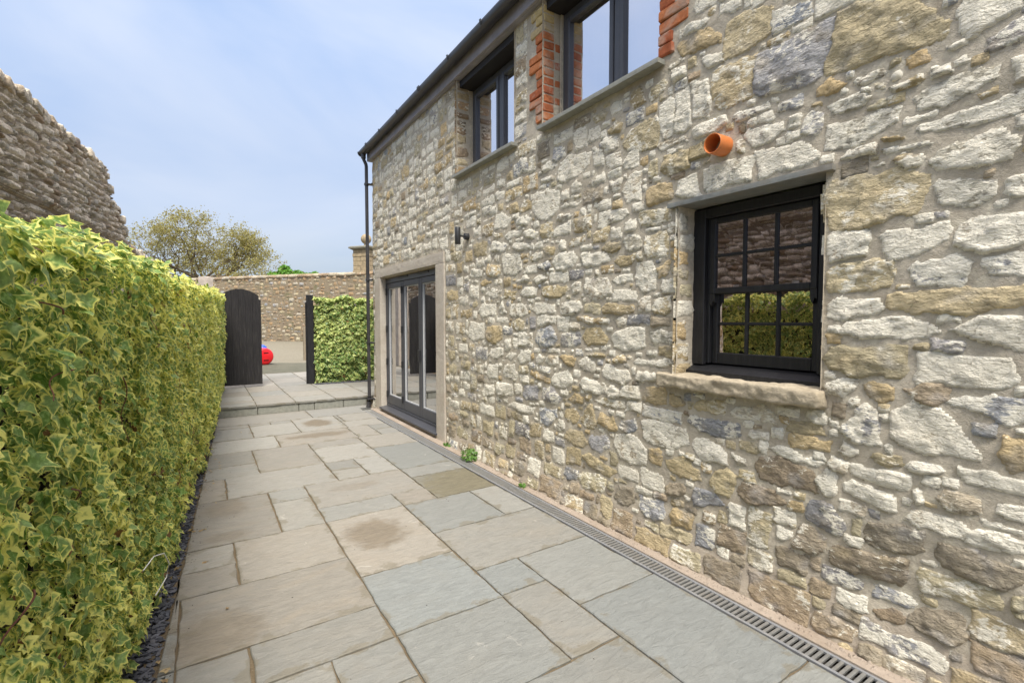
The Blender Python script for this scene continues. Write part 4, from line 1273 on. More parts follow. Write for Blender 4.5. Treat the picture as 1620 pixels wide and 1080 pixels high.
rough_block('window_lintel', 2.512, 2.74, 1.105, 2.06, 2.260, 2.288, M['lintel'], .0015, 5, house, .02)
rough_block('window_sill', 2.470, 2.66, 1.12, 2.10, 1.122, 1.206, M['sandstone'], .014, 9, house, .010, .25)
rough_block('window_sill', 2.475, 2.76, 3.84, 5.12, 3.190, 3.222, M['slate'], .0015, 15, house, .03)
rough_block('window_sill', 2.475, 2.76, 2.12, 3.44, 3.190, 3.222, M['slate'], .0015, 25, house, .03)

# upper casements
def casement(u0, u1, mull):
    w = empty('casement_window'); w.parent = house; w.location = Vector((2.75, (u0+u1)/2, 3.7)) - Vector(house.location)
    x0, x1, z0, z1 = 2.735, 2.80, 3.224, 4.22
    f = MB(); t = .055
    f.box(x0, x1, u0, u0+t, z0, z1, .005); f.box(x0, x1, u1-t, u1, z0, z1, .005)
    f.box(x0-.002, x1, u0+t, u1-t, z0, z0+t, .005); f.box(x0-.002, x1, u0+t, u1-t, z1-t, z1, .005)
    f.box(x0-.001, x1, mull-.03, mull+.03, z0+t, z1-t, .005)
    f.build('frame', M['anthracite'], w)
    for (a, b) in ((u0+t, mull-.03), (mull+.03, u1-t)):
        s = MB(); k = .048; xa = x0-.012
        s.box(xa, x1-.01, a+.003, a+k, z0+t+.003, z1-t-.003, .006); s.box(xa, x1-.01, b-k, b-.003, z0+t+.003, z1-t-.003, .006)
        s.box(xa+.001, x1-.01, a+k, b-k, z0+t+.003, z0+t+k, .006); s.box(xa+.001, x1-.01, a+k, b-k, z1-t-k, z1-t-.003, .006)
        s.build('opening_light', M['anthracite'], w)
        p = MB(); p.box(x0+.018, x0+.022, a+k-.002, b-k+.002, z0+t+k-.002, z1-t-k+.002); p.build('pane', M['glass_upper'], w)
    bl_ = MB(); n = 40
    pv = []
    for i in range(n+1):
        y = u0+.03+(u1-u0-.06)*i/n
        pv += [(2.825+.006*math.sin(i*1.9), y, z0+.02), (2.825+.006*math.sin(i*1.9), y, z1-.02)]
    bl_.add(pv, [(2*i, 2*i+2, 2*i+3, 2*i+1) for i in range(n)], True)
    bl_.build('blind', M['blind'], w)
    hd = MB(); hd.box(2.565, 2.80, u0-.004, u1+.012, 4.222, 4.298, .004); hd.build('head_timber', M['soffit'], w)
    vs = MB(); vs.box(2.71, 2.745, u1-.012, u1+.004, z0, z1); vs.build('mortar_fillet', M['mortar'], w)
casement(3.905, 5.085, 4.45)
casement(2.17, 3.405, 2.74)

# folding glass door with a render surround
def folding_door():
    for k, (y0, y1, z0, z1) in enumerate(((5.47, 5.722, -.02, 2.26), (7.998, 8.30, -.02, 2.26), (5.478, 8.29, 2.262, 2.40))):
        rough_block('door_surround', 2.528, WX+.10, y0, y1, z0, z1, M['render'], .004, 200+k, house, .03, .10)
    w = empty('folding_door'); w.parent = house; w.location = Vector((2.64, 6.86, .1)) - Vector(house.location)
    x0, x1 = 2.625, 2.70
    u0, u1, z0, z1 = 5.722, 7.998, .10, 2.235
    f = MB(); t = .045
    f.box(x0, x1, u0, u0+t, z0, z1, .004); f.box(x0, x1, u1-t, u1, z0, z1, .004)
    f.box(x0-.002, x1, u0+t, u1-t, z1-.075, z1, .004); f.box(x0-.003, x1, u0+t, u1-t, z0, z0+.035, .003)
    f.build('frame', M['anthracite'], w)
    s = MB(); s.prism([(2.50, .055), (2.72, .065), (2.72, .10), (2.63, .10), (2.50, .078)], 'y', 5.70, 8.02)
    s.build('door_sill', M['anthracite'], w)
    n = 3; W_ = (u1-u0-2*t)/n
    for i in range(n):
        a = u0+t+i*W_+.003; b = a+W_-.006; k = .062; xa = x0+.006; zb, zt = z0+.04, z1-.08
        l_ = MB()
        l_.box(xa, x1-.005, a, a+k, zb, zt, .006); l_.box(xa, x1-.005, b-k, b, zb, zt, .006)
        l_.box(xa+.001, x1-.005, a+k, b-k, zb, zb+.15, .006); l_.box(xa+.001, x1-.005, a+k, b-k, zt-.085, zt, .006)
        l_.build('door_leaf', M['anthracite'], w)
        bd = MB(); q = .010; xb = xa+.016
        ya, yb, za, zc = a+k, b-k, zb+.15, zt-.085
        bd.box(xb, xb+.012, ya, ya+q, za, zc); bd.box(xb, xb+.012, yb-q, yb, za, zc); bd.box(xb+.001, xb+.012, ya+q, yb-q, za, za+q); bd.box(xb+.001, xb+.012, ya+q, yb-q, zc-q, zc)
        bd.build('glazing_bead', M['white_seal'], w)
        p = MB(); p.box(xb+.014, xb+.018, ya, yb, za, zc); p.build('pane', M['glass'], w)
        hg = MB()
        yy = b+.003 if i == 2 else (a if i == 0 else b+.003)
        for zz in (.30, .85, 1.40, 2.02): hg.box(x0-.016, x0+.004, yy-.016, yy+.016, zz-.055, zz+.055, .004)
        hg.build('hinge', M['light_metal'], w)
    hd = MB(); ym = u0+t+W_
    hd.box(x0-.03, x0+.006, ym-.016, ym+.016, .95, 1.12, .005); hd.build('door_handle', M['light_metal'], w)
    for yy in (6.35, 7.15):
        v = MB(); v.box(x0-.014, x0+.0, yy-.20, yy+.20, z1-.032, z1-.010, .004); v.build('trickle_vent', M['light_metal'], w)
    st = MB(); st.box(2.615, 2.70, 5.73, 7.99, 2.236, 2.262); st.build('head_packer', M['grey_timber'], w)
folding_door()
us = rough_block('threshold_rubble', 2.53, 2.64, 5.66, 8.05, -.04, .054, M['haunch'], .012, 41, house, .035)

# fascia, gutter, downpipe
fa = MB(); fa.box(2.485, 2.515, -1.7, UE+.05, 4.302, 4.47, .004); fa.box(2.515, WX+.03, -1.7, UE+.05, 4.302, 4.322, .003)
fa.build('fascia', M['fascia'], house)
GX, GZ, GR = 2.415, 4.46, .066
gu = MB(); N = 14
def gprof(r): return [(GX+r*math.cos(math.pi+math.pi*k/N), GZ+r*math.sin(math.pi+math.pi*k/N)) for k in range(N+1)]
ysg = [-1.7, UE+.10]
vs = []
for y in ysg:
    vs += [(p[0], y, p[1]) for p in gprof(GR)]
for y in ysg:
    vs += [(p[0], y, p[1]) for p in gprof(GR-.004)]
n1 = N+1
fs = [(k, k+1, n1+k+1, n1+k) for k in range(N)] + [(2*n1+k, 2*n1+k+1, 3*n1+k+1, 3*n1+k) for k in range(N)]
fs += [(0, n1, 3*n1, 2*n1), (N, n1+N, 3*n1+N, 2*n1+N), tuple(range(n1, 2*n1))]
gu.add(vs, fs, True)
gut = gu.build('gutter', M['gutter'], house)
for y in (.3, 1.35, 2.4, 3.3, 4.2, 4.95, 5.8, 6.6, 7.4, 8.1):
    b = MB(); wv = .035 if y in (3.3, 5.8, 8.1) else .014; R2 = GR+.008
    pr = [(GX+R2*math.cos(math.pi+math.pi*k/10), GZ+.012+R2*math.sin(math.pi+math.pi*k/10)) for k in range(11)]
    pi_ = [(GX+GR*math.cos(math.pi+math.pi*k/10), GZ+.012+GR*math.sin(math.pi+math.pi*k/10)) for k in range(11)][::-1]
    b.prism(pr+pi_, 'y', y-wv, y+wv); b.build('gutter_bracket', M['gutter'], gut)
ec = MB(); ec.prism([(GX+(GR+.01)*math.cos(math.pi+math.pi*k/12), GZ+(GR+.01)*math.sin(math.pi+math.pi*k/12)) for k in range(13)], 'y', UE+.095, UE+.115)
ec.build('gutter_end_cap', M['gutter'], gut)
DX, DY = 2.462, UE+.01
dp = MB()
dp.tube([(GX, DY, GZ-GR+.02), (GX, DY, GZ-GR-.06)], .041, 14)
dp.tube([(GX, DY, GZ-GR-.04), (GX+.006, DY, GZ-GR-.08), (DX-.006, DY, GZ-GR-.15), (DX, DY, GZ-GR-.19), (DX, DY, 3.0), (DX, DY, 1.5), (DX, DY, .14)], .029, 14)
dp.tube([(DX, DY, .20), (DX, DY, .09), (DX-.012, DY, .03), (DX-.03, DY, .0)], .041, 14)
dpo = dp.build('downpipe', M['gutter'], house)
for z in (3.9, 2.25, 1.15, .16):
    b = MB(); b.tube([(DX, DY, z-.018), (DX, DY, z+.018)], .041, 14); b.box(DX-.01, WX+.01, DY-.055, DY+.01, z-.012, z+.012, .002); b.box(WX-.03, WX-.012, DY-.10, DY+.0, z-.014, z+.014, .002)
    b.build('pipe_clip', M['gutter'], dpo)

# orange pipe stub
op = MB(); N = 24; y, z = 1.69, 2.545
ring = lambda r, x: [(x, y+r*math.cos(2*math.pi*k/N), z+r*math.sin(2*math.pi*k/N)+(-.004 if x < 2.5 else 0)) for k in range(N)]
rs = [(.0555, 2.62), (.0555, 2.436), (.0545, 2.433), (.051, 2.433), (.050, 2.437), (.050, 2.62)]
vs = [p for r_, x_ in rs for p in ring(r_, x_)]
op.add(vs, [(i*N+k, i*N+(k+1) % N, (i+1)*N+(k+1) % N, (i+1)*N+k) for i in range(len(rs)-1) for k in range(N)], True)
op.add(ring(.05, 2.60), [tuple(range(N))])
op.build('pipe_stub', M['pipe_orange'], house)

# cylinder wall light
lt = empty('wall_light', (2.50, 4.865, 2.49), 'charcoal up and down cylinder light on the rubble wall', 'wall light')
b = MB(); N = 20; b.tube([(2.425, 4.865, 2.395), (2.425, 4.865, 2.398), (2.425, 4.865, 2.582), (2.425, 4.865, 2.585)], [.030, .032, .032, .030], 20); b.build('lamp_body', M['light_metal'], lt)
b = MB(); b.tube([(2.45, 4.865, 2.49), (2.515, 4.865, 2.49)], .011, 12); b.build('arm', M['light_metal'], lt)
b = MB(); b.tube([(2.508, 4.865, 2.49), (2.52, 4.865, 2.49), (2.56, 4.865, 2.49)], [.034, .038, .038], 20); b.build('wall_plate', M['light_metal'], lt)

# ------------------------------------------------------------------ channel drain along the wall
dr = empty('channel_drain', (2.36, 4.0, 0), 'long slotted metal channel drain at the foot of the cottage wall', 'drain')
ch = MB(); ch.box(2.296, 2.424, -.5, 8.2, -.07, -.045); ch.box(2.296, 2.302, -.5, 8.2, -.045, -.012); ch.box(2.418, 2.424, -.5, 8.2, -.045, -.012)
ch.build('channel', M['channel'], dr)
for (a, b_) in ((2.297, 2.313), (2.407, 2.423)):
    rl = MB(); rl.box(a, b_, -.5, 8.2, -.011, .004, .002); rl.build('rail', M['pvc_grey'], dr)
bmb = MB(); bmb.box(-.0475, .0475, -.0075, .0075, -.012, .0, .0015)
bar = bmb.build('grate_bar', M['steel'], dr, (0, 0, 0))
bar_me = bar.data; first = True
y = .30
while y < 8.15:
    st = .0285
    if first: ob = bar; first = False
    else:
        ob = bpy.data.objects.new('grate_bar', bar_me); C.objects.link(ob); ob.parent = dr
    ob.location = Vector((2.36, y, .002)) - Vector(dr.location)
    y += st
hs = rough_block('mortar_haunching', 2.425, 2.60, -.6, 8.3, -.05, .012, M['haunch'], .006, 51, None, .05)
tag(hs, 'narrow pinkish mortar strip between the slotted drain and the wall', 'mortar strip')
# gully grate by the downpipe
gl = MB()
for i in range(7): gl.box(2.30+i*.025, 2.312+i*.025, 8.28, 8.44, -.006, .004)
gl.box(2.285, 2.475, 8.265, 8.28, -.01, .005); gl.box(2.285, 2.475, 8.44, 8.455, -.01, .005)
tag(gl.build('gully_grate', M['light_metal'], None, (2.38, 8.36, 0)), 'small dark square gully grate beneath the downpipe', 'grate')

# ------------------------------------------------------------------ ruined wall behind the hedge
ruin = empty('ruined_stone_wall', (-2.0, 8.0, 0), 'tall crumbling dry rubble wall rising behind the ivy hedge', 'wall')
sA = math.sqrt(1+.128**2)
FR = Frame((-3, 0, 0), (.128/sA, 1/sA, 0), (0, 0, 1), (1/sA, -.128/sA, 0))
TOP = [(-1, 4.55), (3, 4.48), (6, 4.46), (8.2, 4.42), (9.2, 4.50), (9.4, 4.41), (9.85, 4.46), (10.5, 4.40), (11.4, 4.42), (11.92, 4.36), (11.95, 4.12), (12.1, 4.05), (12.12, 3.84), (12.5, 3.82), (12.75, 3.58), (13.0, 3.35), (13.17, 3.15), (14.7, 3.06), (17.2, 2.85), (19, 2.7)]
def topz(y): return np.interp(y, [t_[0] for t_ in TOP], [t_[1] for t_ in TOP])
LED = 3.14
def roff(a, z):
    up = np.asarray(z) > LED
    return np.where(up, .05, -.03) + (fbm(np.asarray(a)*.6, np.asarray(z)*.6, 2, 9)-.5)*.08
al = np.arange(1.0, 19.2, .09)
bl = np.arange(1.0, 4.6, .07)
def rhole(cx, cy): return cy > topz(cx/sA)-.05
V, F = mortar_mesh(FR, al, bl, rhole, 2.0, 21, lambda a, z: roff(a, z)-.02)
rl_ = np.array(ruin.location)
rcore = link('wall_core', npmesh('wall_core', V-rl_, F, True, None, M['ruin_mortar']), None, ruin, tuple(rl_))
# back and top of the wall so that it has real thickness
bk = MB()
ys = np.arange(1.0, 19.0, .35)
for a, b_ in zip(ys[:-1], ys[1:]):
    za, zb = topz(a)-.06, topz(b_)-.06
    fa_, fb_ = (-3+.128*a, a), (-3+.128*b_, b_)
    bk.add([(fa_[0], fa_[1], za), (fb_[0], fb_[1], zb), (fb_[0]-.55, fb_[1]+.07, zb), (fa_[0]-.55, fa_[1]+.07, za), (fa_[0]-.55, fa_[1]+.07, 0), (fb_[0]-.55, fb_[1]+.07, 0)], [(0, 1, 2, 3), (3, 2, 5, 4)])
bk.add([(-3+.128, 1, 0), (-3+.128, 1, 4.4), (-3.5, 1.07, 4.4), (-3.5, 1.07, 0)], [(0, 1, 2, 3)])
bk.add([(-3+.128, 1, 0), (-3+.128, 1, 1.05), (-3+.128*19, 19, 1.05), (-3+.128*19, 19, 0)], [(0, 1, 2, 3)])
bk.build('wall_back', M['ruin_mortar'], ruin)
cellr = .015
free = np.ones((int(3.6/cellr), int(18/cellr)), bool)
yy = (1.0+(np.arange(free.shape[1])+.5)*cellr)/sA
zz = 1.0+(np.arange(free.shape[0])+.5)*cellr
free[zz[:, None] > topz(yy)[None, :]+.03] = False
free[np.abs(zz-LED) < .016, :] = False
rs_ = pack(free, cellr, [(12000, (.16, .32), (.07, .125), .10, .06, .010), (18000, (.10, .2), (.05, .085), .06, .04, .010), (20000, (.05, .12), (.03, .06), .04, .03, .010)], 23)
rst = []
for i, (a0, b0, a1, b1) in enumerate(rs_):
    P = rect_poly(1+a0, 1+b0, 1+a1, 1+b1, rr)
    if len(P) < 3: continue
    c = P.mean(0); near = c[0] > 6
    rst.append((P, rr.choice('rrrrrrrb'), rr.uniform(.018, .05), .020 if near and c[1] > 2.2 else .05, 7000+i, {'edge_r': .014, 'drop': .03, 'rough': .9, 'flat': .7, 'ext': .004}))
# stones that stand up along the broken top
a = 1.2; TOPS = []
while a < 17.5:
    w_ = rr.uniform(.16, .36); h_ = rr.uniform(.07, .15); z = float(topz((a+w_/2)/sA))-.05
    a += w_+rr.uniform(-.02, .05)
    yy_ = (a-w_/2)/sA; xx_ = -3+.128*yy_
    TOPS.append((xx_, yy_, w_, z, h_))
def sc_ruin(st):
    c = st[0].mean(0); s = st[0].max(0)-st[0].min(0); y = c[0]/sA
    d = y*.84+(-3+.128*y)*.54
    if y < 7.6 or y > 17.3: return -1
    if 1.55+(c[1]-1.55)/d*2.2 < 1.55+.30: return -1
    return s[0]*s[1]/(d*d)
build_stones(rst, FR, M['ruin_stone'], rcore, sc_ruin, 280, off=roff)

for i, (x, y, w_, z, h_) in enumerate(TOPS):
    if y < 6: continue
    dx = rr.uniform(.0, .06)
    o = rough_block('top_stone', x-.30, x+.05+dx, y-w_/2, y+w_/2, z-.06, z+h_*.8, M['ruin_stone'], .012, 300+i, ruin, .04, .35)
    at_ = o.data.attributes.new('tint', 'FLOAT_COLOR', 'POINT')
    at_.data.foreach_set('color', np.tile(np.array(tint_of(rr.choice('rrrb'), rr), np.float32), len(o.data.vertices)))
    o.rotation_euler = (rr.uniform(-.12, .12), rr.uniform(-.1, .1), rr.uniform(-.1, .1))

# ------------------------------------------------------------------ far boundary wall with ball-topped pier
def at(px, depth, z=0):
    th = R(32.9); r_ = (px-810)/758
    return Vector((depth*(math.sin(th)+r_*math.cos(th)), depth*(math.cos(th)-r_*math.sin(th)), z))
pL, pR = at(120, 28.2), at(640, 21.1)
dA = (pR-pL); LA = dA.length; dA /= LA
fw_ = empty('boundary_wall', tuple((pL+pR)/2), 'long brown stone boundary wall across the yard beyond the gate', 'wall')
FF = Frame(tuple(pL), tuple(dA), (0, 0, 1), tuple(Vector((dA.y, -dA.x, 0))))
ZT = 3.72
al = np.arange(0, LA, .2); bl = np.arange(.0, ZT-.05, .16)
V, F = mortar_mesh(FF, al, bl, lambda x, y: np.zeros(x.shape, bool), 2.0, 61)
fl_ = np.array(fw_.location)
fcore = link('wall_core', npmesh('wall_core', V-fl_, F, True, None, M['far_mortar']), None, fw_, tuple(fl_))
bx = MB()
n_ = Vector((-dA.y, dA.x, 0))
q0, q1 = pL, pR
bx.add([tuple(q0+Vector((0,0,ZT-.1))), tuple(q1+Vector((0,0,ZT-.1))), tuple(q1+n_*.5+Vector((0,0,ZT-.1))), tuple(q0+n_*.5+Vector((0,0,ZT-.1))), tuple(q1+n_*.5), tuple(q0+n_*.5)], [(0,1,2,3),(3,2,4,5)])
bx.build('wall_back', M['far_mortar'], fw_)
cf = .025
free = np.ones((int((ZT-.1)/cf), int(LA/cf)), bool)
fs_ = pack(free, cf, [(5000, (.22, .45), (.10, .22), .14, .08, .02), (9000, (.10, .26), (.07, .13), .08, .05, .02), (9000, (.06, .14), (.05, .08), .05, .05, .02)], 33)
fst = []
for i, (a0, b0, a1, b1) in enumerate(fs_):
    P = rect_poly(a0, b0, a1, b1, rr)
    if len(P) >= 3: fst.append((P, rr.choice('bbooortg'), rr.uniform(.012, .035), .075, 12000+i, {'edge_r': .02, 'drop': .03, 'rough': 1.5, 'ext': .004}))
build_stones(fst, FF, M['far_stone'], fcore, lambda s_: -1, 0, stuff_name='wall_stones')
# coping course
cop = []; a = 0.0
cst = []
while a < LA:
    w_ = rr.uniform(.3, .6)
    cst.append((rect_poly(a, ZT-.16, a+w_, ZT, rr), rr.choice('bbr'), rr.uniform(.05, .08), .08, 15000+int(a*10), {'edge_r': .03, 'drop': .1}))
    a += w_+.01
build_stones(cst, FF, M['far_stone'], fcore, lambda s_: -1, 0, stuff_name='coping_stones')

def stone_pier(name, base, w, h, label, rot, cap=True, ball=True, mat='far_stone'):
    """square pier of coursed blocks, optionally with a moulded cap and ball"""
    g = empty(name, tuple(base), label, 'pier')
    g.rotation_euler = (0, 0, 0)
    q = random.Random(3); z = 0; c_, s_ = math.cos(rot), math.sin(rot)
    def turn(mb):
        mb.v = [(base[0]+(v[0])*c_-(v[1])*s_, base[1]+v[0]*s_+v[1]*c_, base[2]+v[2]) for v in mb.v]; return mb
    i = 0
    while z < h-.02:
        hh = min(q.uniform(.14, .22), h-z)
        sp = q.uniform(-.12, .12)*w; e_ = q.uniform(-.012, .012)
        for (x0, x1) in ((-w/2, sp-.006), (sp+.006, w/2)):
            b = MB(); b.box(x0-e_, x1+e_, -w/2-e_, w/2+e_, z+.006, z+hh-.006, .012); turn(b)
            o = b.build('block', M['pier_stone'], g)
        z += hh; i += 1
    co = MB(); co.box(-w/2+.02, w/2-.02, -w/2+.02, w/2-.02, 0, h); turn(co).build('core', M['far_mortar'], g)
    if cap:
        b = MB()
        def sq(a, z): return [(-a, -a, z), (a, -a, z), (a, a, z), (-a, a, z)]
        L = [(w/2, h), (w/2+.10, h+.06), (w/2+.13, h+.07), (w/2+.13, h+.13), (w/2+.06, h+.17), (w/2-.15, h+.20)]
        vs = [p for a, z_ in L for p in sq(a, z_)]
        b.add(vs, [(k*4+i, k*4+(i+1) % 4, (k+1)*4+(i+1) % 4, (k+1)*4+i) for k in range(len(L)-1) for i in range(4)]+[(len(L)*4-4, len(L)*4-3, len(L)*4-2, len(L)*4-1)])
        turn(b).build('cap', M['pier_cap'], g)
    if ball:
        b = MB(); zc = h+.20
        prof = [(.13, 0), (.11, .05), (.085, .09), (.10, .12)] + [(.235*math.sin(t_), .34-.235*math.cos(t_)) for t_ in np.linspace(.42, math.pi, 12)]
        N = 20
        vs = [(max(.001, r_)*math.cos(2*math.pi*k/N), max(.001, r_)*math.sin(2*math.pi*k/N), zc+z_) for r_, z_ in prof for k in range(N)]
        b.add(vs, [(i*N+k, i*N+(k+1) % N, (i+1)*N+(k+1) % N, (i+1)*N+k) for i in range(len(prof)-1) for k in range(N)], True)
        turn(b).build('ball_finial', M['pier_stone'], g)
    return g
M['pier_stone'] = m_simple('ochre_pier_stone', (0.38, 0.30, 0.19), 0.92, 0.1, 0.35, 9, 0.6, 0.02, 0, (0.24, 0.19, 0.12), 0.6, 5)
M['pier_cap'] = m_simple('grey_pier_cap', (0.20, 0.19, 0.15), 0.92, 0.1, 0.3, 9, 0.5, 0.02)
M['pale_stone'] = m_simple('pale_pinkish_limestone', (0.50, 0.44, 0.38), 0.92, 0.1, 0.25, 7, 0.5, 0.02, 0, (0.36, 0.31, 0.26), 0.5, 4)
rotw = math.atan2(dA.y, dA.x)
pb = at(577, 22.05, 0) + Vector((-dA.y, dA.x, 0))*.2
stone_pier('gate_pier', (pb.x, pb.y, 0.0), .86, 4.72, 'ochre stone pier topped by a stone ball on the boundary wall', rotw)
# pale stub pier at the end of the hedge
pp = at(332, 12.2, 0)
g2 = empty('stone_stub_pier', tuple(pp), 'short pale stone pier just behind the black arched gate', 'pier')
o_ = rough_block('shaft', pp.x-.22, pp.x+.10, pp.y-.2, pp.y+.2, .1, 2.63, M['pale_stone'], .02, 71, g2, .08)

# ------------------------------------------------------------------ gate, gate post, posts
gate = empty('arched_gate', (.36, 11.16, TZ), 'black boarded garden gate with an arched top standing open', 'gate')
gx0, gx1, gy = .26, 1.005, 11.17
nb_ = 6
def arch(x):
    t_ = (x-(gx0+.40))/.42
    return 1.98 + .20*max(0, 1-t_*t_) if abs(t_) < 1 else 1.98
gr_ = .02                                     # the leaf stands a little skew to the path
def gpt(x, d): return (x, gy + (x-gx0)*.06 + d)
for i in range(nb_):
    a = gx0+(gx1-gx0)*i/nb_+.0025; b_ = gx0+(gx1-gx0)*(i+1)/nb_-.0025
    mb = MB(); ks = np.linspace(a, b_, 5)
    front = [(x, arch(x)) for x in ks]
    vs = []
    for d in (0, .026):
        vs += [(*gpt(a, d), TZ+.055)] + [(*gpt(x, d), z_) for x, z_ in front] + [(*gpt(b_, d), TZ+.055)]
    n = 7
    mb.add(vs, [tuple(range(n)), tuple(range(n, 2*n))[::-1]] + [(k, (k+1) % n, n+(k+1) % n, n+k) for k in range(n)])
    mb.build('board', M['gate_timber'], gate)
for i in range(1, nb_):
    xj = gx0+(gx1-gx0)*i/nb_
    mb = MB(); vs = [(*gpt(x, d), z_) for d in (.009, .018) for x, z_ in ((xj-.01, TZ+.06), (xj+.01, TZ+.06), (xj+.01, arch(xj)-.012), (xj-.01, arch(xj)-.012))]
    mb.add(vs, [(0, 1, 2, 3), (4, 5, 6, 7), (0, 1, 5, 4), (1, 2, 6, 5), (2, 3, 7, 6), (3, 0, 4, 7)])
    mb.build('tongue', M['gate_timber'], gate)
for z0, z1 in ((.38, .50), (1.0, 1.12), (1.66, 1.78)):
    mb = MB(); vs = []
    for x in (gx0+.01, gx1-.01):
        for d in (.028, .062):
            for z_ in (z0, z1): vs.append((*gpt(x, d), z_))
    mb.add(vs, [(0, 1, 3, 2), (4, 5, 7, 6), (0, 1, 5, 4), (2, 3, 7, 6), (0, 2, 6, 4), (1, 3, 7, 5)])
    mb.build('ledge', M['gate_timber'], gate)
mb = MB(); mb.tube([(*gpt(.66, .03), 2.175), (*gpt(.66, .05), 2.175)], .004, 6)
lst = MB(); lst.box(gx1-.005, gx1+.035, gy+.05, gy+.10, TZ+.05, 1.97, .004); lst.build('latch_stile', M['gate_timber'], gate)
hp = MB(); hp.box(.18, .27, 11.22, 11.31, TZ-.02, 2.02, .006)
tag(hp.build('gate_post', M['black_timber'], None, (.22, 11.26, TZ)), 'black hinge post hidden between hedge end and arched gate', 'gate post', 'black timber gate posts')
hp = MB(); hp.box(1.905, 2.035, 11.06, 11.19, TZ-.02, 2.09, .006); hp.box(1.88, 1.905, 11.11, 11.15, TZ, 1.93, .003)
tag(hp.build('gate_post', M['black_timber'], None, (1.97, 11.12, TZ)), 'black square gate post at the end of the far ivy screen', 'gate post', 'black timber gate posts')
tp = at(482.5, 16.4, TZ)
hp = MB(); hp.box(tp.x-.06, tp.x+.07, tp.y-.06, tp.y+.06, .1, 1.30, .006)
tag(hp.build('timber_post', M['grey_timber'], None, tuple(tp)), 'weathered bare timber post seen through the open gateway', 'post')

# red and blue toy in the yard
ty = at(413.5, 15.0, TZ-.02)
toy = empty('garden_toy', tuple(ty), 'red and blue plastic garden toy on the yard by the gate', 'toy')
b = MB(); N = 28; R0 = .265
pr = [(.02, .0), (R0*.82, .0), (R0*.96, .03), (R0, .08), (R0, .20), (R0*.95, .25), (R0*.8, .275), (.02, .275)]
tang = at(416, 1) .normalized(); side = Vector((tang.y, -tang.x, 0))
axis = (side*.35 - tang*.94).normalized(); lat = Vector((-axis.y, axis.x, 0))
vs = []
for r_, d_ in pr:
    for k in range(N):
        a_ = 2*math.pi*k/N
        vs.append(tuple(ty + axis*d_ + lat*(r_*math.cos(a_)) + Vector((0, 0, R0+.005+r_*math.sin(a_)))))
b.add(vs, [(i*N+k, i*N+(k+1) % N, (i+1)*N+(k+1) % N, (i+1)*N+k) for i in range(len(pr)-1) for k in range(N)] + [tuple(range(N)), tuple(range(7*N, 8*N))], True)
b.build('red_drum', M['red_plastic'], toy)
for dz in (-.11, .12):
    s_ = MB(); c0 = ty + axis*.262 + Vector((0, 0, R0+dz)) + lat*.02
    vs = [tuple(c0+lat*x+Vector((0, 0, z_))+axis*d_) for d_ in (0, .018) for x, z_ in ((-.07, -.014), (.07, -.014), (.07, .014), (-.07, .014))]
    s_.add(vs, [(0, 1, 2, 3), (4, 5, 6, 7), (0, 1, 5, 4), (1, 2, 6, 5), (2, 3, 7, 6), (3, 0, 4, 7)]); s_.build('slot', M['dark'], toy)
b = MB(); c0 = ty + side*.06 - axis*.16
pts = [c0+Vector((0, 0, .02)), c0+Vector((0, 0, .40)), c0+Vector((0, 0, .56)), c0+Vector((0, 0, .62))]
b.tube(pts, [.15, .17, .13, .05], 18); b.build('blue_body', M['blue_plastic'], toy)

# ------------------------------------------------------------------ timber fence behind the hedge
def hx(y): return -.47 + .074*y               # face of the ivy
def htop(y): return 1.735 + .0250*np.asarray(y)
fen = empty('timber_fence', (hx(3)-.3, 3, 0), 'black timber fence carrying the long ivy hedge, one post top showing', 'fence')
for i in range(74):
    y = -1.6+i*.17
    b = MB(); x = hx(y)-.29
    b.box(x-.012, x+.012, y, y+.164, .04, float(htop(y))-.16, .002); b.build('board', M['black_timber'], fen)
for y in (-1.4, 1.0, 3.47, 5.9, 8.3, 10.7):
    b = MB(); x = hx(y)-.33; zt = 1.94 if abs(y-3.47) < .1 else float(htop(y))-.12
    b.box(x-.04, x+.04, y-.04, y+.04, 0, zt, .004); b.build('post', M['black_timber'], fen)

# ------------------------------------------------------------------ ivy
def leaf_template(seed, fine):
    r = np.random.default_rng(seed)
    half = [(.17, -.11), (.40, -.02), (.34, .20), (.56, .40), (.27, .53), (.13, .78)]
    if seed % 3 == 1: half = [(.20, -.08), (.42, .12), (.50, .34), (.24, .52), (.12, .76)]
    if seed % 3 == 2: half = [(.15, -.13), (.46, -.10), (.30, .16), (.48, .48), (.22, .55), (.10, .80)]
    h = [(x*r.uniform(.88, 1.14), y+r.uniform(-.03, .03)) for x, y in half]
    h2 = [(-x*r.uniform(.88, 1.14), y+r.uniform(-.03, .03)) for x, y in half]
    out = np.array([(0, .0)] + h + [(0, 1.0)] + h2[::-1])
    c = np.array([0, .36]); n = len(out)
    def z_of(p): return -.30*np.abs(p[:, 0])**1.2*r_f - bend*(p[:, 1]-.2)**2 + .05*np.sin(p[:, 1]*7+p[:, 0]*9+seed)
    bend = r.uniform(-.15, .75)
    r_f = r.uniform(.2, 2.0)*(-1 if seed in (4, 7) else 1)
    if fine:
        inn = c + (out-c)*.70
        P = np.vstack([c[None], inn, out]); e_ = np.r_[.05, np.full(n, .50), np.full(n, 1.0)]
        F = [(0, 1+i, 1+(i+1) % n) for i in range(n)]
        for i in range(n):
            j = (i+1) % n
            F += [(1+i, 1+n+i, 1+n+j), (1+i, 1+n+j, 1+j)]
    else:
        P = np.vstack([c[None], out]); e_ = np.r_[.15, np.full(n, 1.0)]
        F = [(0, 1+i, 1+(i+1) % n) for i in range(n)]
    V = np.c_[P, z_of(P)]
    return V, e_, np.array(F)
FINE = [leaf_template(s_, True) for s_ in range(9)]
COARSE = [leaf_template(s_, False) for s_ in range(9)]

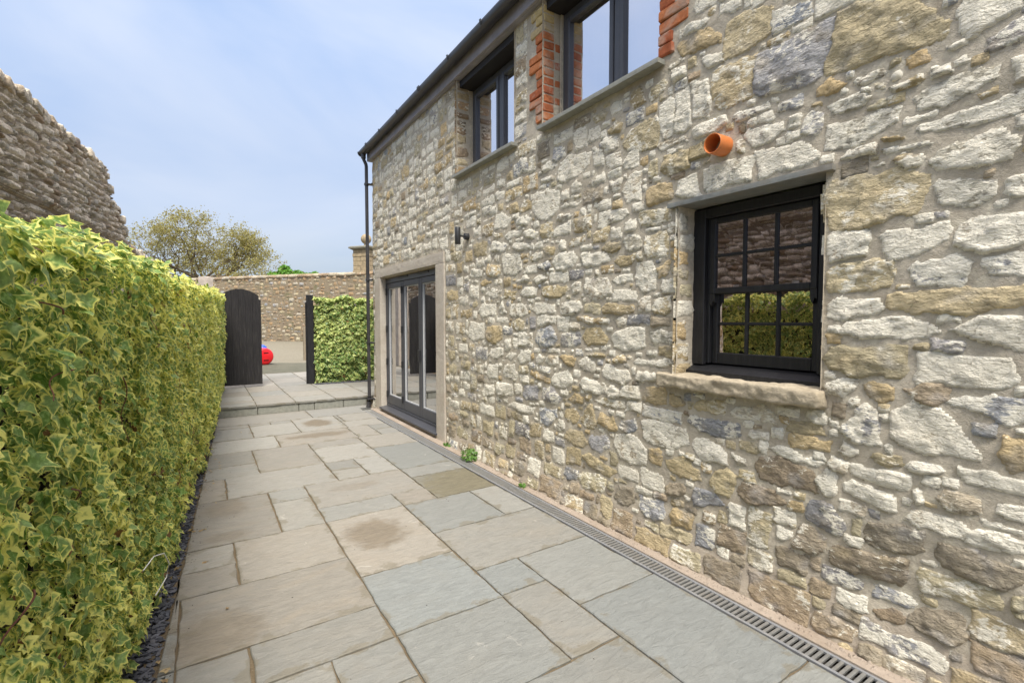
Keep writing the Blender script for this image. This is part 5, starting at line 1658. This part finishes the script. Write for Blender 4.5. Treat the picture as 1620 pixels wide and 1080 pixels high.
def norm(v): return v/np.maximum(1e-9, np.linalg.norm(v, axis=1))[:, None]
def leaf_cloud(pos, nrm, tipd, size, tmpl_fine, gv, yv_):
    """one mesh of many leaves"""
    Vs, Fs, As = [], [], []; nb = 0
    nrm = norm(nrm); tipd = norm(tipd - nrm*(tipd*nrm).sum(1)[:, None]); side = np.cross(tipd, nrm)
    ti = rng.integers(0, 9, len(pos))
    for fine in (True, False):
        for k in range(9):
            sel = np.nonzero((ti == k) & (tmpl_fine == fine))[0]
            if len(sel) == 0: continue
            V, e_, F = (FINE if fine else COARSE)[k]
            P = pos[sel][:, None] + size[sel][:, None, None]*(V[None, :, 0:1]*side[sel][:, None]+V[None, :, 1:2]*tipd[sel][:, None]+V[None, :, 2:3]*nrm[sel][:, None])
            m, n = len(sel), len(V)
            Vs.append(P.reshape(-1, 3)); Fs.append((F[None]+(np.arange(m)*n)[:, None, None]).reshape(-1, 3)+nb); nb += m*n
            A = np.ones((m, n, 4)); A[:, :, 0] = e_[None]; A[:, :, 1] = gv[sel][:, None]; A[:, :, 2] = yv_[sel][:, None]; A[:, :, 3] = (rng.random(m) > .012)[:, None]
            As.append(A.reshape(-1, 4))
    return np.vstack(Vs), np.vstack(Fs), np.vstack(As)

def ivy_screen(name, label, P0, P1, ztop, dens, mat, single_n, fine_y, base_in=.10, zbase=0.0, smin=.042, smax=.082, cat='hedge', stems=0):
    P0 = np.array(P0, float); P1 = np.array(P1, float); L = np.linalg.norm(P1-P0); dv = (P1-P0)/L
    out = np.array([dv[1], -dv[0]])           # outward, to the right of travel
    g = empty(name, (float((P0[0]+P1[0])/2), float((P0[1]+P1[1])/2), zbase), label, cat)
    zt = ztop(P0[1]+dv[1]*np.linspace(0, L, 50)) if callable(ztop) else np.full(50, ztop)
    n = int(L*(zt.mean()-zbase)*dens)
    s = rng.uniform(0, L, n)
    top = np.interp(s, np.linspace(0, L, 50), zt)
    u = rng.uniform(0, 1, n)
    z = zbase+.03+(top-zbase-.03)*u
    lump = (fbm(s*2.6, z*2.6, 3, 91)-.5)*.16 + (fbm(s*7, z*7, 2, 95)-.5)*.11
    layer = rng.uniform(0, 1, n)**1.4*.13
    low = np.clip(1-(z-zbase)/.30, 0, 1)*base_in
    off = lump - layer - low
    xy = P0[None]+dv[None]*s[:, None]+out[None]*off[:, None]
    pos = np.c_[xy, z]
    nr = np.c_[np.tile(out, (n, 1)), np.zeros(n)] + np.c_[np.zeros((n, 2)), rng.uniform(.05, .75, n)] + rng.normal(0, .42, (n, 3))
    tp_ = np.c_[out[None]*rng.uniform(0, .5, n)[:, None], np.full(n, -1.0)] + np.c_[dv[None]*rng.normal(0, .75, n)[:, None], rng.normal(0, .25, n)]
    size = (smin+(smax-smin)*rng.beta(1.6, 2.2, n)*1.15)*(1-.25*(layer/.13))
    # leaves over the top edge
    n2 = int(L*260*dens/1400)
    s2 = rng.uniform(0, L, n2); t2 = np.interp(s2, np.linspace(0, L, 50), zt)
    o2 = -rng.uniform(-.05, .30, n2)
    p2 = np.c_[P0[None]+dv[None]*s2[:, None]+out[None]*o2[:, None], t2+(fbm(s2*3, s2*0, 3, 12)-.5)*.16+rng.normal(0, .018, n2)]
    nr2 = np.c_[out[None]*rng.uniform(-.1, .9, n2)[:, None], np.full(n2, .8)]+rng.normal(0, .4, (n2, 3))
    tp2 = np.c_[out[None]*rng.uniform(.2, 1, n2)[:, None], rng.normal(-.2, .4, n2)]+np.c_[dv[None]*rng.normal(0, .7, n2)[:, None], np.zeros(n2)]
    pos = np.vstack([pos, p2]); nr = np.vstack([nr, nr2]); tp_ = np.vstack([tp_, tp2]); size = np.r_[size, rng.uniform(smin, smax, n2)]
    off = np.r_[off, np.full(n2, .02)]
    N_ = len(pos)
    gv = rng.uniform(0, 1, N_)
    yv_ = np.clip(.42+rng.normal(0, .26, N_)+(fbm(pos[:, 1]*1.7, pos[:, 2]*1.7, 2, 5)-.5)*.5, 0, 1)
    fine = pos[:, 1] < fine_y
    # largest in the photograph become single objects
    th = R(32.9); dep = pos[:, 0]*math.sin(th)+pos[:, 1]*math.cos(th); px = 810+758*(pos[:, 0]*math.cos(th)-pos[:, 1]*math.sin(th))/np.maximum(.05, dep)
    py = 506-758*(pos[:, 2]-CAM_H)/np.maximum(.05, dep)
    score = np.where((dep > .5) & (px > 6) & (px < 1614) & (py > 0) & (py < 1074), size/np.maximum(.1, dep)*(1+off*5), -1)
    single = np.zeros(N_, bool)
    if single_n:
        single[np.argsort(-score)[:single_n]] = True
        single &= score > 0
    keep = ~single
    V, F, A = leaf_cloud(pos[keep], nr[keep], tp_[keep], size[keep], fine[keep], gv[keep], yv_[keep])
    gl_ = np.array(g.location)
    o = link('foliage', npmesh('foliage', V-gl_, F, False, {'leaf': A}, mat), None, g, tuple(gl_)); o['kind'] = 'stuff'
    if single_n:
        lib = []
        for k in range(18):
            Vt, e_, Ft = FINE[k % 9]
            A = np.ones((len(Vt), 4)); A[:, 0] = e_; A[:, 1] = random.random(); A[:, 2] = min(1, max(0, .42+random.gauss(0, .18)))
            lib.append(npmesh('leaf', Vt, Ft, True, {'leaf': A}, mat))
        nn = norm(nr); tt = norm(tp_-nn*(tp_*nn).sum(1)[:, None]); ss = np.cross(tt, nn)
        for i in np.nonzero(single)[0]:
            ob = bpy.data.objects.new('leaf', lib[random.randrange(18)]); C.objects.link(ob); ob.parent = g
            m = Matrix((( *(ss[i]*size[i]), 0), (*(tt[i]*size[i]), 0), (*(nn[i]*size[i]), 0), (0, 0, 0, 1))).transposed()
            m.translation = Vector(pos[i])-Vector(g.location)
            ob.matrix_local = m
    for k in range(stems):
        s0 = random.uniform(1.0, min(L, 7.0)); z0 = random.uniform(.3, 1.65)
        pts = []; p = np.array([*(P0+dv*s0), z0]); d = np.array([dv[0]*random.uniform(-1, 1), dv[1]*random.uniform(-1, 1), random.uniform(-.6, .6)])
        o_ = random.uniform(.0, .05)
        for q in range(14):
            pts.append((p[0]+out[0]*(o_+.012*math.sin(q*.6)), p[1]+out[1]*o_, p[2])); d = d/np.linalg.norm(d)+np.array([random.uniform(-.15, .15)*dv[0], random.uniform(-.16, .16), random.uniform(-.17, .10)]); p = p+d/np.linalg.norm(d)*.022
        b = MB(); b.tube(pts, [.0026-.0014*i_/13 for i_ in range(14)], 5); b.build('stem', M['twig'], g)
    return g

ya, yb = -1.2, 10.95
ivy_screen('ivy_hedge', 'long variegated yellow and green ivy hedge beside the paved path', (hx(ya), ya), (hx(yb), yb), htop, 2300, M['ivy'], 290, 4.2, base_in=.0, smin=.022, smax=.068, stems=34)
ivy_screen('ivy_hedge', 'short square ivy screen between the black gate post and the cottage corner', (2.06, 11.02), (4.2, 10.9), 2.02, 2300, M['ivy2'], 0, 0, .05, TZ, .045, .08)
fen2 = empty('timber_fence', (3.1, 11.2, TZ), 'black timber fence panel hidden behind the short ivy screen', 'fence')
for i in range(14):
    b = MB(); b.box(2.06+i*.16, 2.06+i*.16+.156, 11.19, 11.21, TZ, 1.86, .002); b.build('board', M['black_timber'], fen2)

# soil and slate chippings under the hedge
sm_ = bpy.data.meshes.new('planting_strip')
ysl = np.linspace(-1.5, 11, 30)
vs = [(xe(y)-.004, y, -.02 if y < 8.8 else TZ-.02) for y in ysl] + [(xe(y)-.75, y, -.02 if y < 8.8 else TZ-.02) for y in ysl]
sm_.from_pydata(vs, [], [(i, i+1, 31+i, 30+i) for i in range(29)])
tag(link('planting_strip', sm_, M['soil']), kind='structure')
def chips(name, label, pts, zb):
    Vs, Fs = [], []; nb = 0
    for (x, y) in pts:
        n = random.randint(4, 6); a0 = random.uniform(0, 6.28); rx_, ry_ = random.uniform(.010, .026), random.uniform(.006, .014); h_ = random.uniform(.003, .007)
        q = Matrix.Rotation(random.uniform(0, 6.28), 3, 'Z') @ Matrix.Rotation(random.gauss(0, .45), 3, 'X')
        z = zb(y)+random.uniform(.0, .018)
        for zz_ in (-h_/2, h_/2):
            for k in range(n):
                a_ = a0+2*math.pi*k/n
                Vs.append(tuple(q @ Vector((rx_*math.cos(a_), ry_*math.sin(a_), zz_))+Vector((x, y, z))))
        Fs.append(tuple(nb+n+k for k in range(n)))
        for k in range(n): Fs.append((nb+k, nb+(k+1) % n, nb+n+(k+1) % n, nb+n+k))
        nb += 2*n
    me = bpy.data.meshes.new(name); me.from_pydata(Vs, [], Fs); me.materials.append(M['slate_chip'])
    tag(link(name, me), label, 'slate chippings', None, 'stuff')
pts = [(xe(y)-.01-random.uniform(0, .22), y) for y in np.random.default_rng(4).uniform(.8, 8.7, 7500)]
chips('slate_chippings', 'dark blue slate chippings between the ivy hedge and the paving', pts, lambda y: -.014)
pts = [(x, 10.93+random.uniform(-.08, .06)-.05*(x-2)) for x in np.random.default_rng(5).uniform(2.03, 3.6, 900)]
chips('slate_chippings', 'dark slate chippings along the foot of the short ivy screen', pts, lambda y: TZ-.002)

# bent pale wire in the hedge
b = MB(); wy = 2.45; wx = hx(wy)+.10
b.tube([(wx-.03, wy-.10, .56), (wx, wy-.03, .58), (wx+.03, wy+.03, .56), (wx+.045, wy+.06, .50), (wx+.035, wy+.04, .45), (wx, wy-.02, .41)], .0022, 6)
tag(b.build('garden_wire', M['wire'], None, (wx, wy, .5)), 'thin bent pale wire sticking out of the ivy hedge', 'wire')

# weeds at the foot of the wall
def weed(x, y, z, n, rad, hgt, label):
    g = empty('weed', (x, y, z), label, 'weed')
    a = rng.uniform(0, 6.28, n); r_ = rad*np.sqrt(rng.uniform(0, 1, n)); h_ = hgt*rng.uniform(.1, 1, n)*(1-.5*r_/rad)
    pos = np.c_[x+np.cos(a)*r_*.6-.02, y+np.sin(a)*r_, z+h_]
    nr = np.c_[np.cos(a)*.6-.5, np.sin(a)*.6, np.full(n, .9)]+rng.normal(0, .35, (n, 3))
    tp_ = np.c_[np.cos(a), np.sin(a), rng.uniform(-.4, .3, n)]
    V, F, A = leaf_cloud(pos, nr, tp_, rng.uniform(.018, .036, n), np.zeros(n, bool), rng.uniform(0, 1, n), rng.uniform(0, .5, n))
    gl_ = np.array(g.location)
    link('foliage', npmesh('foliage', V-gl_, F, False, {'leaf': A}, M['weed']), None, g, tuple(gl_))
    b = MB()
    for k in range(8): b.tube([(x, y, z-.01), (x+(pos[k, 0]-x)*.5, y+(pos[k, 1]-y)*.5, z+h_[k]*.6), tuple(pos[k])], .0015, 4)
    b.build('stem', M['weed'], g)
weed(2.47, 4.66, .02, 130, .13, .16, 'leafy green weed growing at the wall foot beside the drain')
weed(2.52, 5.30, .02, 30, .07, .035, 'low mossy tuft at the wall foot next to the door surround')
weed(2.47, 3.62, .02, 14, .035, .035, 'tiny green weed in the wall foot near the wet slab')

# ------------------------------------------------------------------ trees
def tree(name, label, base, fork, spread, height, mat, nleaf, leaf, seed, levels=6, droop=0.0, trunk_r=.28, jit=.30):
    q = random.Random(seed); g = empty(name, tuple(base), label, 'tree')
    base = Vector(base); tips = []; b = MB()
    c0 = base+Vector((0, 0, fork))
    def inside(p):
        d = p-c0
        return (d.x/spread)**2+(d.y/spread)**2+(max(0, d.z)/height)**2
    def grow(p, d, L, r, lev):
        pts = [p]; rs_ = [r]; n = 3
        for k in range(n):
            d = (d+Vector((q.gauss(0, jit), q.gauss(0, jit), q.gauss(0, jit*.6)+.03-droop)) * .5).normalized()
            p = p+d*(L/n); pts.append(p); rs_.append(r*(1-.3*(k+1)/n))
            if lev >= 2: tips.append((p, d))
        b.tube(pts, rs_, 6 if lev < 3 else 3, cap=False)
        if lev >= levels or inside(p) > 1.0: return
        for k in range(3 if lev in (0, 1, 2) else q.choice((2, 2, 3))):
            dd = (d*.75+Vector((q.gauss(0, .55), q.gauss(0, .55), q.gauss(0, .38)+.02))).normalized()
            grow(p, dd, L*q.uniform(.66, .88), rs_[-1]*.72, lev+1)
    tr = MB(); tr.tube([base+Vector((0, 0, -.2)), base+Vector((.02, 0, fork*.5)), c0], [trunk_r*1.25, trunk_r, trunk_r*.85], 10)
    tr.build('trunk', M['bark'], g)
    nm = 9
    for k in range(nm):
        a_ = 2*math.pi*k/nm+q.uniform(-.3, .3); el_ = q.uniform(.12, 1.2)
        dd = Vector((math.cos(a_)*math.cos(el_), math.sin(a_)*math.cos(el_), math.sin(el_)))
        grow(c0-Vector((0, 0, .15)), dd, spread*.30, trunk_r*.42, 0)
    b.build('branches', M['bark'], g)
    n = nleaf; pk = [q.choice(tips) for _ in range(n)]
    pos = np.array([tuple(t_[0]) for t_ in pk])+rng.normal(0, leaf*1.1, (n, 3))
    nr = rng.normal(0, 1, (n, 3))+np.array([0, 0, .6]); tp_ = rng.normal(0, 1, (n, 3))+np.array([0, 0, -.3])
    V, F, A = leaf_cloud(pos, nr, tp_, rng.uniform(leaf*.6, leaf*1.3, n), np.zeros(n, bool), rng.uniform(0, 1, n), rng.uniform(0, .8, n))
    gl_ = np.array(g.location)
    o = link('crown', npmesh('crown', V-gl_, F, False, {'leaf': A}, mat), None, g, tuple(gl_)); o['kind'] = 'stuff'
    return g
tb_ = at(321, 36, 0)
tree('spreading_tree', 'wide spreading tree with sparse young olive leaves behind the boundary wall', (tb_.x, tb_.y, 0), 4.6, 5.6, 5.0, M['tree_leaf'], 23000, .10, 4)
tb_ = at(205, 30, 0)
tree('leafy_tree', 'yellow green leafy tree top peeping past the end of the ruined wall', (tb_.x, tb_.y, 0), 3.6, 2.3, 3.6, M['tree_leaf_green'], 6000, .13, 9, levels=5, trunk_r=.16)
def dome_tree(name, label, base, rx_, h_, z0, mat, n, leaf, seed):
    g = empty(name, tuple(base), label, 'tree')
    tr = MB(); tr.tube([(base[0], base[1], 0), (base[0], base[1], z0+h_*.4)], [.3, .15], 8); tr.build('trunk', M['bark'], g)
    r_ = np.random.default_rng(seed)
    cl_ = r_.normal(0, 1, (26, 3)); cl_ = norm(cl_)*r_.uniform(.4, .85, 26)[:, None]
    k = r_.integers(0, 26, n)
    d = norm(r_.normal(0, 1, (n, 3)))*.30*r_.uniform(.5, 1, n)[:, None]**.5
    p = cl_[k]+d; p[:, 2] = np.abs(p[:, 2])
    pos = np.array(base)+p*np.array([rx_, rx_, h_])+np.array([0, 0, z0])
    V, F, A = leaf_cloud(pos, d+np.array([0, 0, .2])+r_.normal(0, .15, (n, 3)), r_.normal(0, 1, (n, 3)), r_.uniform(leaf*.7, leaf*1.3, n), np.zeros(n, bool), r_.uniform(0, 1, n), r_.uniform(0, .7, n))
    gl_ = np.array(g.location)
    o = link('crown', npmesh('crown', V-gl_, F, False, {'leaf': A}, mat), None, g, tuple(gl_)); o['kind'] = 'stuff'
tb_ = at(458, 58, 0)
dome_tree('round_tree', 'bright green rounded tree top just above the boundary wall', (tb_.x, tb_.y, 0), 2.6, 2.7, 5.5, M['far_leaf'], 6000, .30, 3)
tb_ = at(492, 60, 0)
dome_tree('round_tree', 'lower bright green tree top right of the rounded one', (tb_.x, tb_.y, 0), 1.5, 1.7, 5.9, M['far_leaf'], 2500, .26, 8)

# ------------------------------------------------------------------ small litter
def crumbs(name, label, cat, pts, mat, smin, smax, flat=1.0):
    Vs, Fs = [], []; nb = 0
    base = [(1, 0, 0), (-1, 0, 0), (0, 1, 0), (0, -1, 0), (0, 0, 1), (0, 0, -1)]
    fc = [(0, 2, 4), (2, 1, 4), (1, 3, 4), (3, 0, 4), (2, 0, 5), (1, 2, 5), (3, 1, 5), (0, 3, 5)]
    for (x, y, z) in pts:
        r_ = random.uniform(smin, smax); q = Matrix.Rotation(random.uniform(0, 6.28), 3, 'Z')
        for v in base:
            w_ = q @ (Vector((v[0]*random.uniform(.6, 1.5), v[1]*random.uniform(.6, 1.3), v[2]*flat*random.uniform(.6, 1)))*r_)
            Vs.append((x+w_.x, y+w_.y, z+w_.z))
        Fs += [tuple(i+nb for i in f) for f in fc]; nb += 6
    me = bpy.data.meshes.new(name); me.from_pydata(Vs, [], Fs); me.materials.append(mat)
    tag(link(name, me), label, cat, None, 'stuff')
q = random.Random(12)
crumbs('mortar_crumbs', 'loose crumbs of mortar and stone along the foot of the cottage wall', 'rubble', [(2.475+q.gauss(0, .016), q.uniform(.3, 5.4), .012) for _ in range(420)], M['haunch'], .004, .014)
crumbs('grit', 'scattered grit and soil specks on the paving slabs', 'grit', [(q.uniform(-.1, 2.25), q.uniform(1.2, 8), .001) for _ in range(90)] + [(xe(y_)+abs(q.gauss(0, .05)), y_, .001) for y_ in [q.uniform(1.4, 8) for _ in range(160)]], M['soil'], .0015, .005, .5)
n = 46
yl = rng.uniform(1.4, 8.2, n); xl = xe(yl)+np.abs(rng.normal(0, .12, n))-.05
V, F, A = leaf_cloud(np.c_[xl, yl, np.full(n, .006)], np.c_[rng.normal(0, .2, (n, 2)), np.ones(n)], rng.normal(0, 1, (n, 3)), rng.uniform(.018, .04, n), np.zeros(n, bool), rng.uniform(0, 1, n), rng.uniform(.3, 1, n))
tag(link('fallen_leaves', npmesh('fallen_leaves', V, F, False, {'leaf': A}, M['dead_leaf'])), 'dry fallen ivy leaves along the hedge edge of the path', 'leaves', None, 'stuff')
